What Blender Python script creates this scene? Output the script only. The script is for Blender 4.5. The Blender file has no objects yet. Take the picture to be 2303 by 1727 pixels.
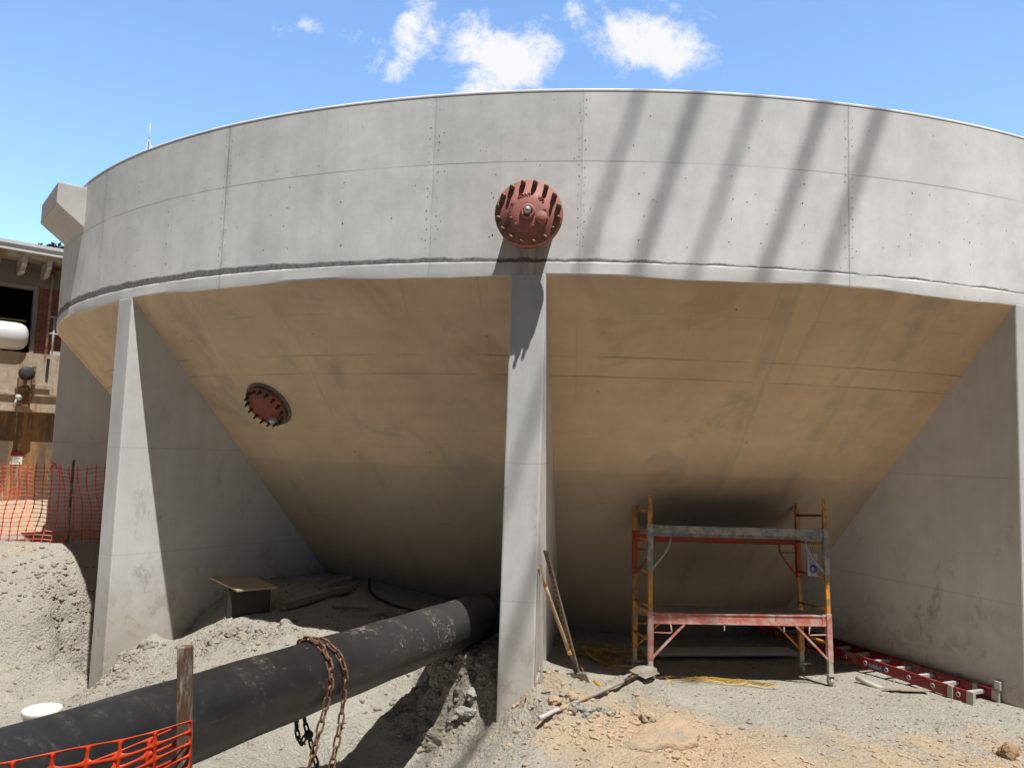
import bpy, bmesh, math, random
import numpy as np
from mathutils import Vector, Matrix, noise as mnoise
from math import sin, cos, pi, radians, sqrt, atan2

random.seed(7); rng = np.random.default_rng(11)
scene = bpy.context.scene
COL = scene.collection

# ------------------------------------------------------------------ measured layout (metres)
ZC = 2.4                                   # eye height above the scaffold's footing
F_PX, IMG_W, IMG_H = 1713.7, 2303.0, 1727.0
PITCH, ROLL = 0.0872, 0.0334
TX, TY, TR = 1.5281, 18.1197, 10.6845      # tank axis and wall radius
Z_RIM, Z_TOP = 4.1576, 6.10
CS = 0.887                                 # the funnel loses this much radius per metre down
FIN0, FIN_STEP = -0.1312, pi/6
SUN_EL, SUN_AZ = radians(67.5), radians(29.5)
SUN = Vector((sin(SUN_AZ)*cos(SUN_EL), -cos(SUN_AZ)*cos(SUN_EL), sin(SUN_EL)))

def polar(az, r, z): return Vector((TX + r*sin(az), TY - r*cos(az), z))

# ------------------------------------------------------------------ object helpers
WM = {}                                    # world matrices of the things
def thing(name, label, cat, loc=(0,0,0), rot=None, group=None):
    o = bpy.data.objects.new(name, None); COL.objects.link(o)
    o.empty_display_size = .1
    M = Matrix.Translation(Vector(loc))
    if rot is not None: M = M @ rot.to_4x4()
    o.matrix_world = M; WM[o] = M
    tag(o, label, cat, group); return o
def tag(o, label=None, cat=None, group=None, kind=None):
    if label: o['label'] = label
    if cat: o['category'] = cat
    if group: o['group'] = group
    if kind: o['kind'] = kind
    return o

class MB:
    """collects shapes in world space (or in a local frame given by M)"""
    def __init__(s, M=None): s.bm = bmesh.new(); s.M = M or Matrix.Identity(4); s.mi = 0
    def _v(s, p): return s.bm.verts.new(s.M @ Vector(p))
    def face(s, vs):
        try:
            f = s.bm.faces.new(vs); f.material_index = s.mi; return f
        except ValueError: return None
    def quad(s, *ps): return s.face([s._v(p) for p in ps])
    def box(s, lo, hi, R=None, c=None):
        vs = []
        for z in (lo[2], hi[2]):
            for x, y in ((lo[0],lo[1]),(hi[0],lo[1]),(hi[0],hi[1]),(lo[0],hi[1])):
                p = Vector((x,y,z))
                if R is not None: p = R @ p
                if c is not None: p = p + Vector(c)
                vs.append(s._v(p))
        for f in ((3,2,1,0),(4,5,6,7),(0,1,5,4),(1,2,6,5),(2,3,7,6),(3,0,4,7)):
            s.face([vs[i] for i in f])
        return s
    def bar(s, p0, p1, w, h, up=(0,0,1)):
        p0, p1 = Vector(p0), Vector(p1); d = (p1-p0).normalized()
        x = d.cross(Vector(up))
        if x.length < 1e-4: x = d.cross(Vector((1,0,0)))
        x.normalize(); y = x.cross(d)
        rings = []
        for p in (p0, p1):
            rings.append([s._v(p + x*a*w/2 + y*b*h/2) for a,b in ((-1,-1),(1,-1),(1,1),(-1,1))])
        for i in range(4):
            j = (i+1)%4; s.face([rings[0][i], rings[0][j], rings[1][j], rings[1][i]])
        s.face(rings[0][::-1]); s.face(rings[1]); return s
    def tube(s, pts, r, n=10, closed=False, cap=True, rad=None):
        pts = [Vector(p) for p in pts]; N = len(pts); rings = []; prev = None
        for i, p in enumerate(pts):
            a = pts[(i-1)%N] if (closed or i>0) else p
            b = pts[(i+1)%N] if (closed or i<N-1) else p
            d = (b-a).normalized()
            if prev is None:
                x = d.orthogonal().normalized()
            else:
                x = prev - d*prev.dot(d)
                x = x.normalized() if x.length > 1e-6 else d.orthogonal().normalized()
            prev = x; y = d.cross(x)
            rr = rad[i] if rad else r
            rings.append([s._v(p + (x*cos(2*pi*k/n) + y*sin(2*pi*k/n))*rr) for k in range(n)])
        for i in range(N if closed else N-1):
            A, B = rings[i], rings[(i+1)%N]
            for k in range(n):
                f = s.face([A[k], A[(k+1)%n], B[(k+1)%n], B[k]])
                if f: f.smooth = True
        if cap and not closed:
            s.face(rings[0][::-1]); s.face(rings[-1])
        return s
    def cyl(s, p0, p1, r, n=16): return s.tube([p0,p1], r, n)
    def lathe(s, prof, n=48, org=(0,0,0), axis=(0,0,1)):
        ax = Vector(axis).normalized(); x = ax.orthogonal().normalized(); y = ax.cross(x); o = Vector(org)
        rings = []
        for r, h in prof:
            if r < 1e-6: rings.append([s._v(o+ax*h)])
            else: rings.append([s._v(o + ax*h + (x*cos(2*pi*k/n)+y*sin(2*pi*k/n))*r) for k in range(n)])
        for A, B in zip(rings, rings[1:]):
            for k in range(n):
                j = (k+1)%n
                if len(A)==1 and len(B)==1: continue
                if len(A)==1: f = s.face([A[0], B[j], B[k]])
                elif len(B)==1: f = s.face([A[k], A[j], B[0]])
                else: f = s.face([A[k], A[j], B[j], B[k]])
                if f: f.smooth = True
        return s
    def prism(s, poly, a, b):
        """poly: points in 3-D, extruded from offset a to offset b"""
        A = [s._v(Vector(p)+Vector(a)) for p in poly]; B = [s._v(Vector(p)+Vector(b)) for p in poly]
        s.face(A[::-1]); s.face(B)
        for i in range(len(A)):
            j = (i+1)%len(A); s.face([A[i],A[j],B[j],B[i]])
        return s
    def build(s, name, mats, parent=None, bevel=0, normals=True):
        if normals: bmesh.ops.recalc_face_normals(s.bm, faces=s.bm.faces)
        W = None
        if parent is not None:
            p = parent
            while p is not None and p not in WM: p = p.parent
            W = WM[p] if p else None
        if W is not None: s.bm.transform(W.inverted())
        me = bpy.data.meshes.new(name); s.bm.to_mesh(me); s.bm.free()
        for m in (mats if isinstance(mats,(list,tuple)) else [mats]): me.materials.append(m)
        o = bpy.data.objects.new(name, me); COL.objects.link(o)
        if parent is not None: o.parent = parent
        if bevel:
            b = o.modifiers.new('edge','BEVEL'); b.width = bevel; b.segments = 2; b.limit_method='ANGLE'; b.angle_limit=radians(40)
        return o

# ------------------------------------------------------------------ node helpers
class NT:
    def __init__(s, tree): s.t = tree; s.L = tree.links
    def n(s, typ, **kw):
        nd = s.t.nodes.new(typ)
        for k, v in kw.items(): setattr(nd, k, v)
        return nd
    def set(s, sock, v):
        if isinstance(v, bpy.types.NodeSocket): s.L.new(v, sock)
        elif v is not None:
            if isinstance(v,(tuple,list)) and sock.type=='RGBA' and len(v)==3: v = (*v,1)
            sock.default_value = v
    def m(s, op, a, b=None, c=None, clamp=False):
        nd = s.n('ShaderNodeMath', operation=op, use_clamp=clamp)
        for i, v in enumerate((a,b,c)): s.set(nd.inputs[i], v)
        return nd.outputs[0]
    def vm(s, op, a, b=None):
        nd = s.n('ShaderNodeVectorMath', operation=op); s.set(nd.inputs[0], a); s.set(nd.inputs[1], b)
        return nd.outputs[0] if op not in ('LENGTH','DOT_PRODUCT','DISTANCE') else nd.outputs['Value']
    def noise(s, vec, scale, detail=4, rough=.55, dist=0):
        nd = s.n('ShaderNodeTexNoise'); s.set(nd.inputs['Vector'], vec)
        nd.inputs['Scale'].default_value = scale; nd.inputs['Detail'].default_value = detail
        nd.inputs['Roughness'].default_value = rough; nd.inputs['Distortion'].default_value = dist
        return nd.outputs['Fac']
    def vor(s, vec, scale, out='Distance', feature='F1'):
        nd = s.n('ShaderNodeTexVoronoi', feature=feature); s.set(nd.inputs['Vector'], vec); nd.inputs['Scale'].default_value = scale
        return nd.outputs[out]
    def ss(s, v, lo, hi, a=0., b=1.):
        nd = s.n('ShaderNodeMapRange', interpolation_type='SMOOTHSTEP')
        s.set(nd.inputs[0], v); s.set(nd.inputs[1], lo); s.set(nd.inputs[2], hi)
        nd.inputs[3].default_value = a; nd.inputs[4].default_value = b
        return nd.outputs[0]
    def mix(s, f, a, b, mode='MIX'):
        nd = s.n('ShaderNodeMix', data_type='RGBA', blend_type=mode)
        s.set(nd.inputs[0], f); s.set(nd.inputs[6], a); s.set(nd.inputs[7], b)
        return nd.outputs[2]
    def mapping(s, vec, scale=(1,1,1), loc=(0,0,0)):
        nd = s.n('ShaderNodeMapping'); s.set(nd.inputs[0], vec); nd.inputs[3].default_value = scale; nd.inputs[1].default_value = loc
        return nd.outputs[0]
    def sep(s, vec):
        nd = s.n('ShaderNodeSeparateXYZ'); s.set(nd.inputs[0], vec); return nd.outputs
    def scale(s, col, f):
        g = s.n('ShaderNodeCombineColor'); 
        for i in range(3): s.set(g.inputs[i], f)
        return s.mix(1., col, g.outputs[0], 'MULTIPLY')
def new_mat(name):
    m = bpy.data.materials.new(name); m.use_nodes = True
    t = NT(m.node_tree); b = m.node_tree.nodes['Principled BSDF']
    return m, t, b
def bump(t, b, h, strength=.3, dist=.02):
    nd = t.n('ShaderNodeBump'); nd.inputs['Strength'].default_value = strength; nd.inputs['Distance'].default_value = dist
    t.set(nd.inputs['Height'], h); t.L.new(nd.outputs[0], b.inputs['Normal'])

def mat(name, col, rough=.6, metal=0., var=.25, scale=6., dirt=None, dirt_amt=.35, dirt_scale=3., bmp=.15, bdist=.004, stretch=(1,1,1)):
    m, t, b = new_mat(name)
    v = t.n('ShaderNodeTexCoord').outputs['Object']; v = t.mapping(v, stretch)
    n1 = t.noise(v, scale, 5, .6); n2 = t.noise(v, scale*7, 4, .6)
    k = t.m('ADD', t.m('MULTIPLY', n1, var*1.4), t.m('MULTIPLY', n2, var*.6)); k = t.m('ADD', k, 1-var)
    c = t.scale(col, k)
    if dirt:
        d = t.ss(t.m('ADD', t.noise(v, dirt_scale, 6, .65, .4), t.m('MULTIPLY', t.noise(v, dirt_scale*9, 3, .6), .2)), .72-dirt_amt*.45, .82-dirt_amt*.25)
        c = t.mix(d, c, dirt)
    t.set(b.inputs['Base Color'], c); b.inputs['Roughness'].default_value = rough; b.inputs['Metallic'].default_value = metal
    if bmp: bump(t, b, n2, bmp, bdist)
    return m

# ------------------------------------------------------------------ materials
def concrete_wall_mat():
    m, t, b = new_mat('wall_concrete')
    uv = t.n('ShaderNodeUVMap', uv_map='metric').outputs[0]
    s = t.sep(uv); u, v = s[0], s[1]
    ob = t.n('ShaderNodeTexCoord').outputs['Object']
    big = t.noise(ob, .55, 4, .6); mid = t.noise(ob, 2.2, 5, .62); fine = t.noise(ob, 22, 3, .6)
    streak = t.noise(t.mapping(uv, (3.2,.22,1)), 1.6, 5, .6, .2)
    streak2 = t.noise(t.mapping(uv, (11.,.5,1)), 1., 3, .6)
    k = t.m('ADD', .43, t.m('MULTIPLY', big, .44))
    k = t.m('ADD', k, t.m('MULTIPLY', mid, .34)); k = t.m('ADD', k, t.m('MULTIPLY', streak, .26)); k = t.m('ADD', k, t.m('MULTIPLY', fine, .12))
    for a_, dl in ((-42.3,.05),(-27.45,-.05),(-13.1,-.075),(-4.8,.10),(10.,.035)):
        k = t.m('ADD', k, t.m('MULTIPLY', t.m('GREATER_THAN', u, radians(a_)*TR), dl))
    k = t.m('ADD', k, t.m('MULTIPLY', t.m('GREATER_THAN', v, 5.335), -.035))
    base = t.scale((.865,.855,.84), k)
    # white run marks
    run = t.m('MULTIPLY', t.ss(streak2, .64, .72), t.ss(t.noise(uv, .9, 2), .47, .6))
    base = t.mix(t.m('MULTIPLY', run, .34), base, (.90,.89,.87))
    drip = t.m('MULTIPLY', t.ss(t.noise(t.mapping(uv,(16.,.55,1),(3,2,0)), 1., 3, .6), .64, .74), t.ss(t.noise(uv, 1.1, 2), .46, .6))
    base = t.mix(t.m('MULTIPLY', drip, .22), base, (.40,.385,.36))
    # formwork seams
    wob = t.m('MULTIPLY', t.m('SUBTRACT', t.noise(ob, 5, 3), .5), .02)
    uw = t.m('ADD', u, wob)
    dark = None; wide = None
    for a, w, st, ws in ((-42.3,.006,.20,.35), (-27.45,.010,.34,.75), (-13.1,.006,.20,.3), (-4.8,.005,.16,.2), (10.0,.008,.38,.40), (27.,.008,.4,.3),(45.,.008,.4,.3),(-58.,.008,.4,.3)):
        d = t.m('ABSOLUTE', t.m('SUBTRACT', uw, radians(a)*TR))
        l = t.ss(d, w*.4, w*1.6, st, 0.); dark = l if dark is None else t.m('MAXIMUM', dark, l)
        g = t.ss(d, .0, .075, ws*.30, 0.); wide = g if wide is None else t.m('MAXIMUM', wide, g)
    wide = t.m('MULTIPLY', wide, t.ss(t.noise(ob, 4, 3), .38, .62))
    hl = t.ss(t.m('ABSOLUTE', t.m('SUBTRACT', t.m('ADD', v, t.m('MULTIPLY', wob, .35)), 5.335)), .002, .010, .5, 0.)
    hl = t.m('MULTIPLY', hl, t.ss(t.noise(t.mapping(uv,(.55,.01,1)), 1., 2), .36, .56, .12, 1.))
    dark = t.m('MAXIMUM', dark, hl)
    # bug holes
    vd = t.vor(ob, 5.5); vcol = t.sep(t.vor(ob, 5.5, 'Color'))[0]
    hole = t.m('MULTIPLY', t.ss(vd, .025, .055, 1., 0.), t.m('GREATER_THAN', vcol, .68))
    hole2 = t.m('MULTIPLY', t.ss(t.vor(ob, 14.), .03, .08, 1., 0.), t.m('GREATER_THAN', t.sep(t.vor(ob,14.,'Color'))[1], .86))
    dark = t.m('MAXIMUM', dark, t.m('MULTIPLY', t.m('MAXIMUM', hole, hole2), .5))
    # round form-tie patches
    tie = t.m('MULTIPLY', t.ss(t.vor(ob, 1.15), .035, .05, 1., 0.), t.m('GREATER_THAN', t.sep(t.vor(ob,1.15,'Color'))[0], .5))
    dark = t.m('MAXIMUM', dark, t.m('MULTIPLY', tie, .10))
    base = t.mix(t.ss(t.noise(t.mapping(ob,(1,1,1.6),(2,5,3)), 1.25, 5, .65), .52, .68, 0., .16), base, (.47,.455,.43))
    # rust-brown seep below the pipe outlet
    sx = t.m('DIVIDE', t.m('SUBTRACT', u, radians(-7.5)*TR), .17)
    seep = t.m('MULTIPLY', t.ss(t.m('ABSOLUTE', sx), .2, 1.3, 1., 0.), t.ss(v, 4.62, 4.42, 0., 1.))
    seep = t.m('MULTIPLY', seep, t.ss(streak2, .35, .62, .15, .75))
    base = t.mix(seep, base, (.33,.24,.17))
    base = t.mix(wide, base, (.23,.22,.21)); base = t.mix(dark, base, (.10,.098,.095))
    # the cold joint: dark rough band whose depth wanders, wide to the left
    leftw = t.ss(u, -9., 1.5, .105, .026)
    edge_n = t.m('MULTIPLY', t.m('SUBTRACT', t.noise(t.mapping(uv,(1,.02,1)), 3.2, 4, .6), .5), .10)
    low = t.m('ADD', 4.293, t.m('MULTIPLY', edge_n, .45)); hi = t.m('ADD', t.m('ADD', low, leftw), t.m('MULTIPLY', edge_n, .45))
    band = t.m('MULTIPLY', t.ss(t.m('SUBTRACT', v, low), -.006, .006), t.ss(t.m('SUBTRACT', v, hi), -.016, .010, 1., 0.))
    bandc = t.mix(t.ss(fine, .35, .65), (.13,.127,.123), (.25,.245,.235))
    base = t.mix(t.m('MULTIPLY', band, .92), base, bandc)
    # paler lower lip, splashes of brown near the bottom edge
    lip = t.ss(t.m('SUBTRACT', v, low), -.02, 0., 1., 0.)
    base = t.mix(t.m('MULTIPLY', lip, .22), base, (.78,.77,.75))
    t.set(b.inputs['Base Color'], base); b.inputs['Roughness'].default_value = .88
    bump(t, b, t.noise(ob, 7., 4, .65), .16, .008)
    return m

def cone_mat():
    m, t, b = new_mat('funnel_concrete')
    uv = t.n('ShaderNodeUVMap', uv_map='metric').outputs[0]; s = t.sep(uv); az, v = s[0], s[1]   # degrees, height
    ob = t.n('ShaderNodeTexCoord').outputs['Object']
    big = t.noise(ob, .8, 4, .6); mid = t.noise(ob, 3., 5, .62); fine = t.noise(ob, 20, 4, .6)
    hs = t.noise(t.mapping(ob,(.6,.6,6)), 1.6, 5, .6)
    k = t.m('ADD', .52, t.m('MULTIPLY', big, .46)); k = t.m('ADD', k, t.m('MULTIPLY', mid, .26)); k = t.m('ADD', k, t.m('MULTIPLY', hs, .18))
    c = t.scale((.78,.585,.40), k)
    # rusty warm patches and grey blotches
    c = t.mix(t.ss(t.noise(ob, 1.1, 4, .6, .5), .55, .72, 0., .45), c, (.52,.33,.19))
    c = t.mix(t.ss(t.noise(t.mapping(ob,(1,1,1),(7,3,1)), 1.3, 4, .6, .6), .58, .70, 0., .35), c, (.36,.34,.31))
    wob = t.m('MULTIPLY', t.m('SUBTRACT', t.noise(ob, 3, 4), .5), .05)
    dark = t.ss(t.m('ABSOLUTE', t.m('SUBTRACT', t.m('ADD', v, t.m('MULTIPLY',wob,.25)), 3.43)), .003, .012, .42, 0.)
    dark = t.m('MULTIPLY', dark, t.ss(t.noise(t.mapping(ob,(1,1,.1)), 1.1, 2), .40, .60))
    d2 = t.m('MULTIPLY', t.ss(t.m('ABSOLUTE', t.m('SUBTRACT', t.m('ADD', v, t.m('MULTIPLY',wob,.2)), 3.235)), .003, .010, .35, 0.), t.ss(t.noise(ob, 1.3, 2), .40, .55))
    dark = t.m('MAXIMUM', dark, d2)
    # greyer and darker towards the bottom, with a faint step
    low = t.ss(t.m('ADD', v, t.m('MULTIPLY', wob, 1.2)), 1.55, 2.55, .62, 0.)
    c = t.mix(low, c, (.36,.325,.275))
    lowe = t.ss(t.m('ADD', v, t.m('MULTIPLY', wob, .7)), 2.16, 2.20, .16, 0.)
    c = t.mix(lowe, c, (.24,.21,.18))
    bd_ = t.m('MULTIPLY', t.ss(t.m('ABSOLUTE', t.m('SUBTRACT', t.m('FRACT', t.m('ADD', t.m('MULTIPLY', v, 1.64), .2)), .5)), .0, .016, .20, 0.), t.ss(t.noise(t.mapping(ob,(1,1,.1),(4,0,0)), 1.6, 2), .46, .62))
    c = t.mix(bd_, c, (.22,.17,.12))
    dr = t.m('MULTIPLY', t.ss(t.noise(t.mapping(uv,(1.1,.30,1)), 1.3, 4, .65), .60, .72), .22)
    c = t.mix(dr, c, (.33,.26,.19))
    pl = t.m('MULTIPLY', t.ss(t.noise(t.mapping(uv,(.55,.9,1),(5,3,0)), 1.5, 5, .7), .62, .68), .20)
    c = t.mix(pl, c, (.70,.58,.44))
    wz = t.m('MULTIPLY', wob, 14.)
    for a, va in ((-21.4, 0.), (6.7, 1.), (12.6, .5), (15.5, .35), (-32., .3)):
        d = t.m('ABSOLUTE', t.m('SUBTRACT', t.m('ADD', az, wz), a))
        st = t.m('MULTIPLY', t.ss(d, .0, .8, .26, 0.), t.ss(t.noise(t.mapping(ob,(1,1,1),(a,0,0)), 1.6, 3), .40, .62))
        c = t.mix(st, c, (.22,.19,.155))
        if va:
            d = t.m('ABSOLUTE', t.m('SUBTRACT', t.m('ADD', az, t.m('MULTIPLY',wz,.5)), a+.55))
            c = t.mix(t.m('MULTIPLY', t.ss(d, .03, .22, .6, 0.), t.ss(v, 1.6, 2.6, 0., va)), c, (.58,.49,.37))
    # blue-grey damp smudge above the scaffold
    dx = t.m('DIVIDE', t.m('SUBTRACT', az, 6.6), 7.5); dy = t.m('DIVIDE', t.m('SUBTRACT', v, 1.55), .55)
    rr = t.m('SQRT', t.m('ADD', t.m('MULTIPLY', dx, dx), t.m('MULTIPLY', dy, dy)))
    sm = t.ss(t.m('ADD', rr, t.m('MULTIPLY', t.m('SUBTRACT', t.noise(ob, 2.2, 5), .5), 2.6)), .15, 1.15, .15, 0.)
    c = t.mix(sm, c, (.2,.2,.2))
    hole = t.m('MULTIPLY', t.ss(t.vor(ob, 4.), .03, .06, 1., 0.), t.m('GREATER_THAN', t.sep(t.vor(ob,4.,'Color'))[0], .62))
    c = t.mix(t.m('MULTIPLY', hole, .6), c, (.09,.07,.05)); c = t.mix(dark, c, (.13,.10,.07))
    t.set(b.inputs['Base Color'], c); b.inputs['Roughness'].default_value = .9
    bump(t, b, t.noise(ob, 6., 4, .65), .3, .010)
    return m

def fin_mat():
    m, t, b = new_mat('buttress_concrete')
    ob = t.n('ShaderNodeTexCoord').outputs['Object']; z = t.sep(ob)[2]
    big = t.noise(ob, .9, 4, .6); mid = t.noise(ob, 3.4, 6, .62, .3); fine = t.noise(ob, 24, 4, .6)
    st = t.noise(t.mapping(ob, (5,5,.4)), 1.2, 4, .6)
    k = t.m('ADD', .58, t.m('MULTIPLY', big, .32)); k = t.m('ADD', k, t.m('MULTIPLY', mid, .22)); k = t.m('ADD', k, t.m('MULTIPLY', st, .22))
    c = t.scale((.735,.73,.72), k)
    # earth stain near the foot, dark form-oil blotches lower down
    foot = t.ss(t.m('ADD', z, t.m('MULTIPLY', t.m('SUBTRACT', t.noise(ob, 2., 5), .5), 1.6)), -.5, 1.25, .72, 0.)
    c = t.mix(foot, c, (.43,.375,.29))
    spl = t.m('MULTIPLY', t.ss(t.noise(ob, 3.1, 6, .75, .3), .50, .60), t.ss(z, .0, .95, .55, 0.))
    c = t.mix(spl, c, (.36,.30,.22))
    oil = t.m('MULTIPLY', t.ss(t.noise(t.mapping(ob,(2.,2.,1.)), 1.5, 6, .7, .4), .56, .70), t.ss(z, 1.0, 2.6, .50, .12))
    c = t.mix(oil, c, (.24,.22,.20))
    lines = None
    for zz in (2.28, .95):
        l = t.ss(t.m('ABSOLUTE', t.m('SUBTRACT', t.m('ADD', z, t.m('MULTIPLY', t.m('SUBTRACT', mid,.5), .02)), zz)), .002, .008, .22, 0.)
        lines = l if lines is None else t.m('MAXIMUM', lines, l)
    hole = t.m('MULTIPLY', t.ss(t.vor(ob, 4.5), .025, .055, 1., 0.), t.m('GREATER_THAN', t.sep(t.vor(ob,4.5,'Color'))[0], .78))
    c = t.mix(t.m('MULTIPLY', hole, .6), c, (.10,.10,.095)); c = t.mix(lines, c, (.2,.19,.18))
    t.set(b.inputs['Base Color'], c); b.inputs['Roughness'].default_value = .88
    bump(t, b, t.noise(ob, 7., 4, .65), .3, .009)
    return m

def ground_mat():
    m, t, b = new_mat('dry_earth')
    ob = t.n('ShaderNodeTexCoord').outputs['Object']
    at = t.n('ShaderNodeAttribute', attribute_name='tint').outputs['Fac']
    rgh = t.n('ShaderNodeAttribute', attribute_name='broken').outputs['Fac']
    big = t.noise(ob, .9, 5, .6, .2); mid = t.noise(ob, 4.5, 5, .65); fine = t.noise(ob, 30, 5, .7); grit = t.noise(ob, 140, 3, .7)
    k = t.m('ADD', .52, t.m('MULTIPLY', mid, .44)); k = t.m('ADD', k, t.m('MULTIPLY', fine, .34)); k = t.m('ADD', k, t.m('MULTIPLY', grit, .18))
    a = t.m('ADD', at, t.m('MULTIPLY', t.m('SUBTRACT', t.noise(ob, 1.7, 6, .68, .4), .5), 2.1))
    c = t.mix(t.ss(a, .2, .85), (.53,.492,.415), (.68,.515,.345))
    c = t.mix(t.ss(big, .42, .68, 0., .5), c, (.47,.43,.355))
    c = t.mix(t.m('MULTIPLY', rgh, t.ss(fine, .38, .62, 0., .55)), c, (.27,.235,.175))
    c = t.scale(c, k)
    c = t.mix(t.n('ShaderNodeAttribute', attribute_name='bounce_cut').outputs['Fac'], c, (.075,.068,.055))  # dark tone added to out-of-view ground to lower its bounce
    t.set(b.inputs['Base Color'], c); b.inputs['Roughness'].default_value = .95
    b.inputs['Specular IOR Level'].default_value = .2
    bump(t, b, t.m('ADD', t.noise(ob, 26, 6, .72), t.m('MULTIPLY', t.vor(ob, 30), .45)), 1., .042)
    return m

def stone_mat(name='loose_stone'):
    m, t, b = new_mat(name)
    at = t.n('ShaderNodeAttribute', attribute_name='tone').outputs['Fac']
    ob = t.n('ShaderNodeTexCoord').outputs['Object']
    c = t.mix(at, (.27,.25,.215), (.54,.40,.265))
    c = t.scale(c, t.m('ADD', .7, t.m('MULTIPLY', t.noise(ob, 25, 4), .6)))
    t.set(b.inputs['Base Color'], c); b.inputs['Roughness'].default_value = .92
    bump(t, b, t.noise(ob, 60, 4), .5, .01)
    return m

def pipe_mat():
    m, t, b = new_mat('black_polyethylene')
    ob = t.n('ShaderNodeTexCoord').outputs['Object']
    v = t.mapping(ob, (1,1,1)); n1 = t.noise(t.mapping(ob,(1,1.6,1)), 1.7, 7, .72, .5); n2 = t.noise(t.mapping(ob,(9,1.3,9)), 1.4, 6, .72, .3); n3 = t.noise(ob, 26, 5, .7)
    y = t.sep(ob)[1]
    dust = t.ss(t.m('ADD', t.m('MULTIPLY', n1, .62), t.m('MULTIPLY', n3, .38)), .545, .66)
    scr = t.m('MULTIPLY', t.ss(n2, .60, .72), t.ss(n3, .45, .6))
    zone = t.ss(y, .1, 1.2, .15, 1.)
    spots = t.m('MULTIPLY', t.ss(t.vor(ob, 11.), .04, .12, 1., 0.), t.m('GREATER_THAN', t.sep(t.vor(ob,11.,'Color'))[0], .72))
    d = t.m('MULTIPLY', t.m('MAXIMUM', t.m('MAXIMUM', t.m('MULTIPLY', dust,.85), t.m('MULTIPLY', scr,.7)), t.m('MULTIPLY', spots, .6)), zone)
    c = t.mix(t.ss(n1, .3, .7), (.013,.013,.014), (.028,.027,.027))
    c = t.mix(t.ss(y, .6, 3.2, 0., .6), c, (.075,.073,.070))  # far half lightened: sunlit sheen put into the base colour
    c = t.mix(d, c, (.40,.32,.235))
    t.set(b.inputs['Base Color'], c); t.set(b.inputs['Roughness'], t.m('ADD', .42, t.m('MULTIPLY', d, .5)))
    bump(t, b, t.m('ADD', n3, t.m('MULTIPLY', d, .5)), .12, .006)
    return m

M_WALL, M_CONE, M_FIN, M_GROUND, M_STONE, M_PIPE = concrete_wall_mat(), cone_mat(), fin_mat(), ground_mat(), stone_mat(), pipe_mat()
M_CAP = mat('pale_coping', (.80,.79,.77), .8, var=.12)
M_TIE = mat('tie_hole_dark', (.12,.115,.11), .95)
M_CORB = mat('box_concrete', (.60,.58,.54), .88, var=.3, scale=2.5, bmp=.3)
M_RED = mat('red_oxide_primer', (.52,.195,.16), .62, var=.3, scale=6, dirt=(.33,.19,.14), dirt_amt=.3, dirt_scale=7)
M_REDD = mat('red_oxide_worn', (.34,.075,.045), .6, var=.3, scale=7, dirt=(.20,.09,.05), dirt_amt=.45)
M_BOLT = mat('bolt_bronze', (.22,.135,.07), .5, .6, var=.4, scale=30)
M_BOLTD = mat('bolt_dark', (.05,.04,.035), .55, .4, var=.4, scale=30)
M_GALV = mat('galvanised_plug', (.62,.64,.65), .35, .5, var=.2, scale=20)
M_GROUT = mat('grout_collar', (.22,.205,.185), .9)
M_CHAIN = mat('rusty_chain_iron', (.17,.08,.045), .75, .35, var=.5, scale=40, dirt=(.32,.19,.11), dirt_amt=.35, dirt_scale=18)
M_CHAIN_SHADE = mat('shaded_chain_iron', (.045,.04,.038), .6, .5, var=.4, scale=40)  # shade under the pipe put into the hook chain's colour
M_STAKE = mat('weathered_stake', (.15,.085,.05), .8, var=.45, scale=9, dirt=(.36,.31,.25), dirt_amt=.35, dirt_scale=14, stretch=(3,3,.6))
M_PLY = mat('plywood', (.50,.39,.25), .8, var=.25, scale=4, stretch=(1,6,1))
M_PLYD = mat('dirty_plywood', (.34,.29,.22), .85, var=.3, scale=4)
M_WOOD = mat('old_timber', (.24,.19,.14), .85, var=.35, scale=5, stretch=(1,1,1))
M_PLANK = mat('grey_plank', (.58,.55,.49), .85, var=.3, scale=4)
M_YEL = mat('scaffold_yellow', (.72,.31,.03), .5, var=.25, scale=9, dirt=(.30,.19,.11), dirt_amt=.42, dirt_scale=7)
M_YELD = mat('scaffold_yellow_dusty', (.50,.36,.20), .8, var=.3, scale=9, dirt=(.48,.43,.35), dirt_amt=.6, dirt_scale=7)
M_PINK = mat('faded_red_paint', (.52,.16,.125), .6, var=.25, scale=8, dirt=(.55,.40,.34), dirt_amt=.45, dirt_scale=6)
M_SRED = mat('scaffold_red', (.40,.06,.03), .55, var=.3, scale=8, dirt=(.25,.10,.06), dirt_amt=.4)
M_GREY = mat('scaffold_grey', (.25,.26,.27), .5, .3, var=.3, scale=10, dirt=(.48,.44,.38), dirt_amt=.45, dirt_scale=8)
M_DUST = mat('dusty_steel', (.50,.46,.39), .85, .1, var=.3, scale=14)
M_DECK = mat('plywood_deck', (.36,.32,.26), .85, var=.3, scale=4)
M_LRED = mat('ladder_red_fibreglass', (.27,.018,.022), .5, var=.25, scale=7, dirt=(.30,.16,.12), dirt_amt=.25)
M_ALU = mat('ladder_aluminium', (.66,.65,.62), .5, .35, var=.2, scale=10)
M_ALUD = mat('dark_hole', (.10,.09,.085), .7)
M_BLUE = mat('label_blue', (.07,.06,.17), .5, var=.1)
M_WHITE = mat('white_paint', (.80,.80,.79), .5, var=.08)
M_HAND = mat('orange_handle', (.78,.36,.06), .6, var=.25, scale=14, dirt=(.42,.33,.22), dirt_amt=.35)
M_HANDW = mat('dusty_handle', (.50,.36,.20), .75, var=.3, scale=20)
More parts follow.
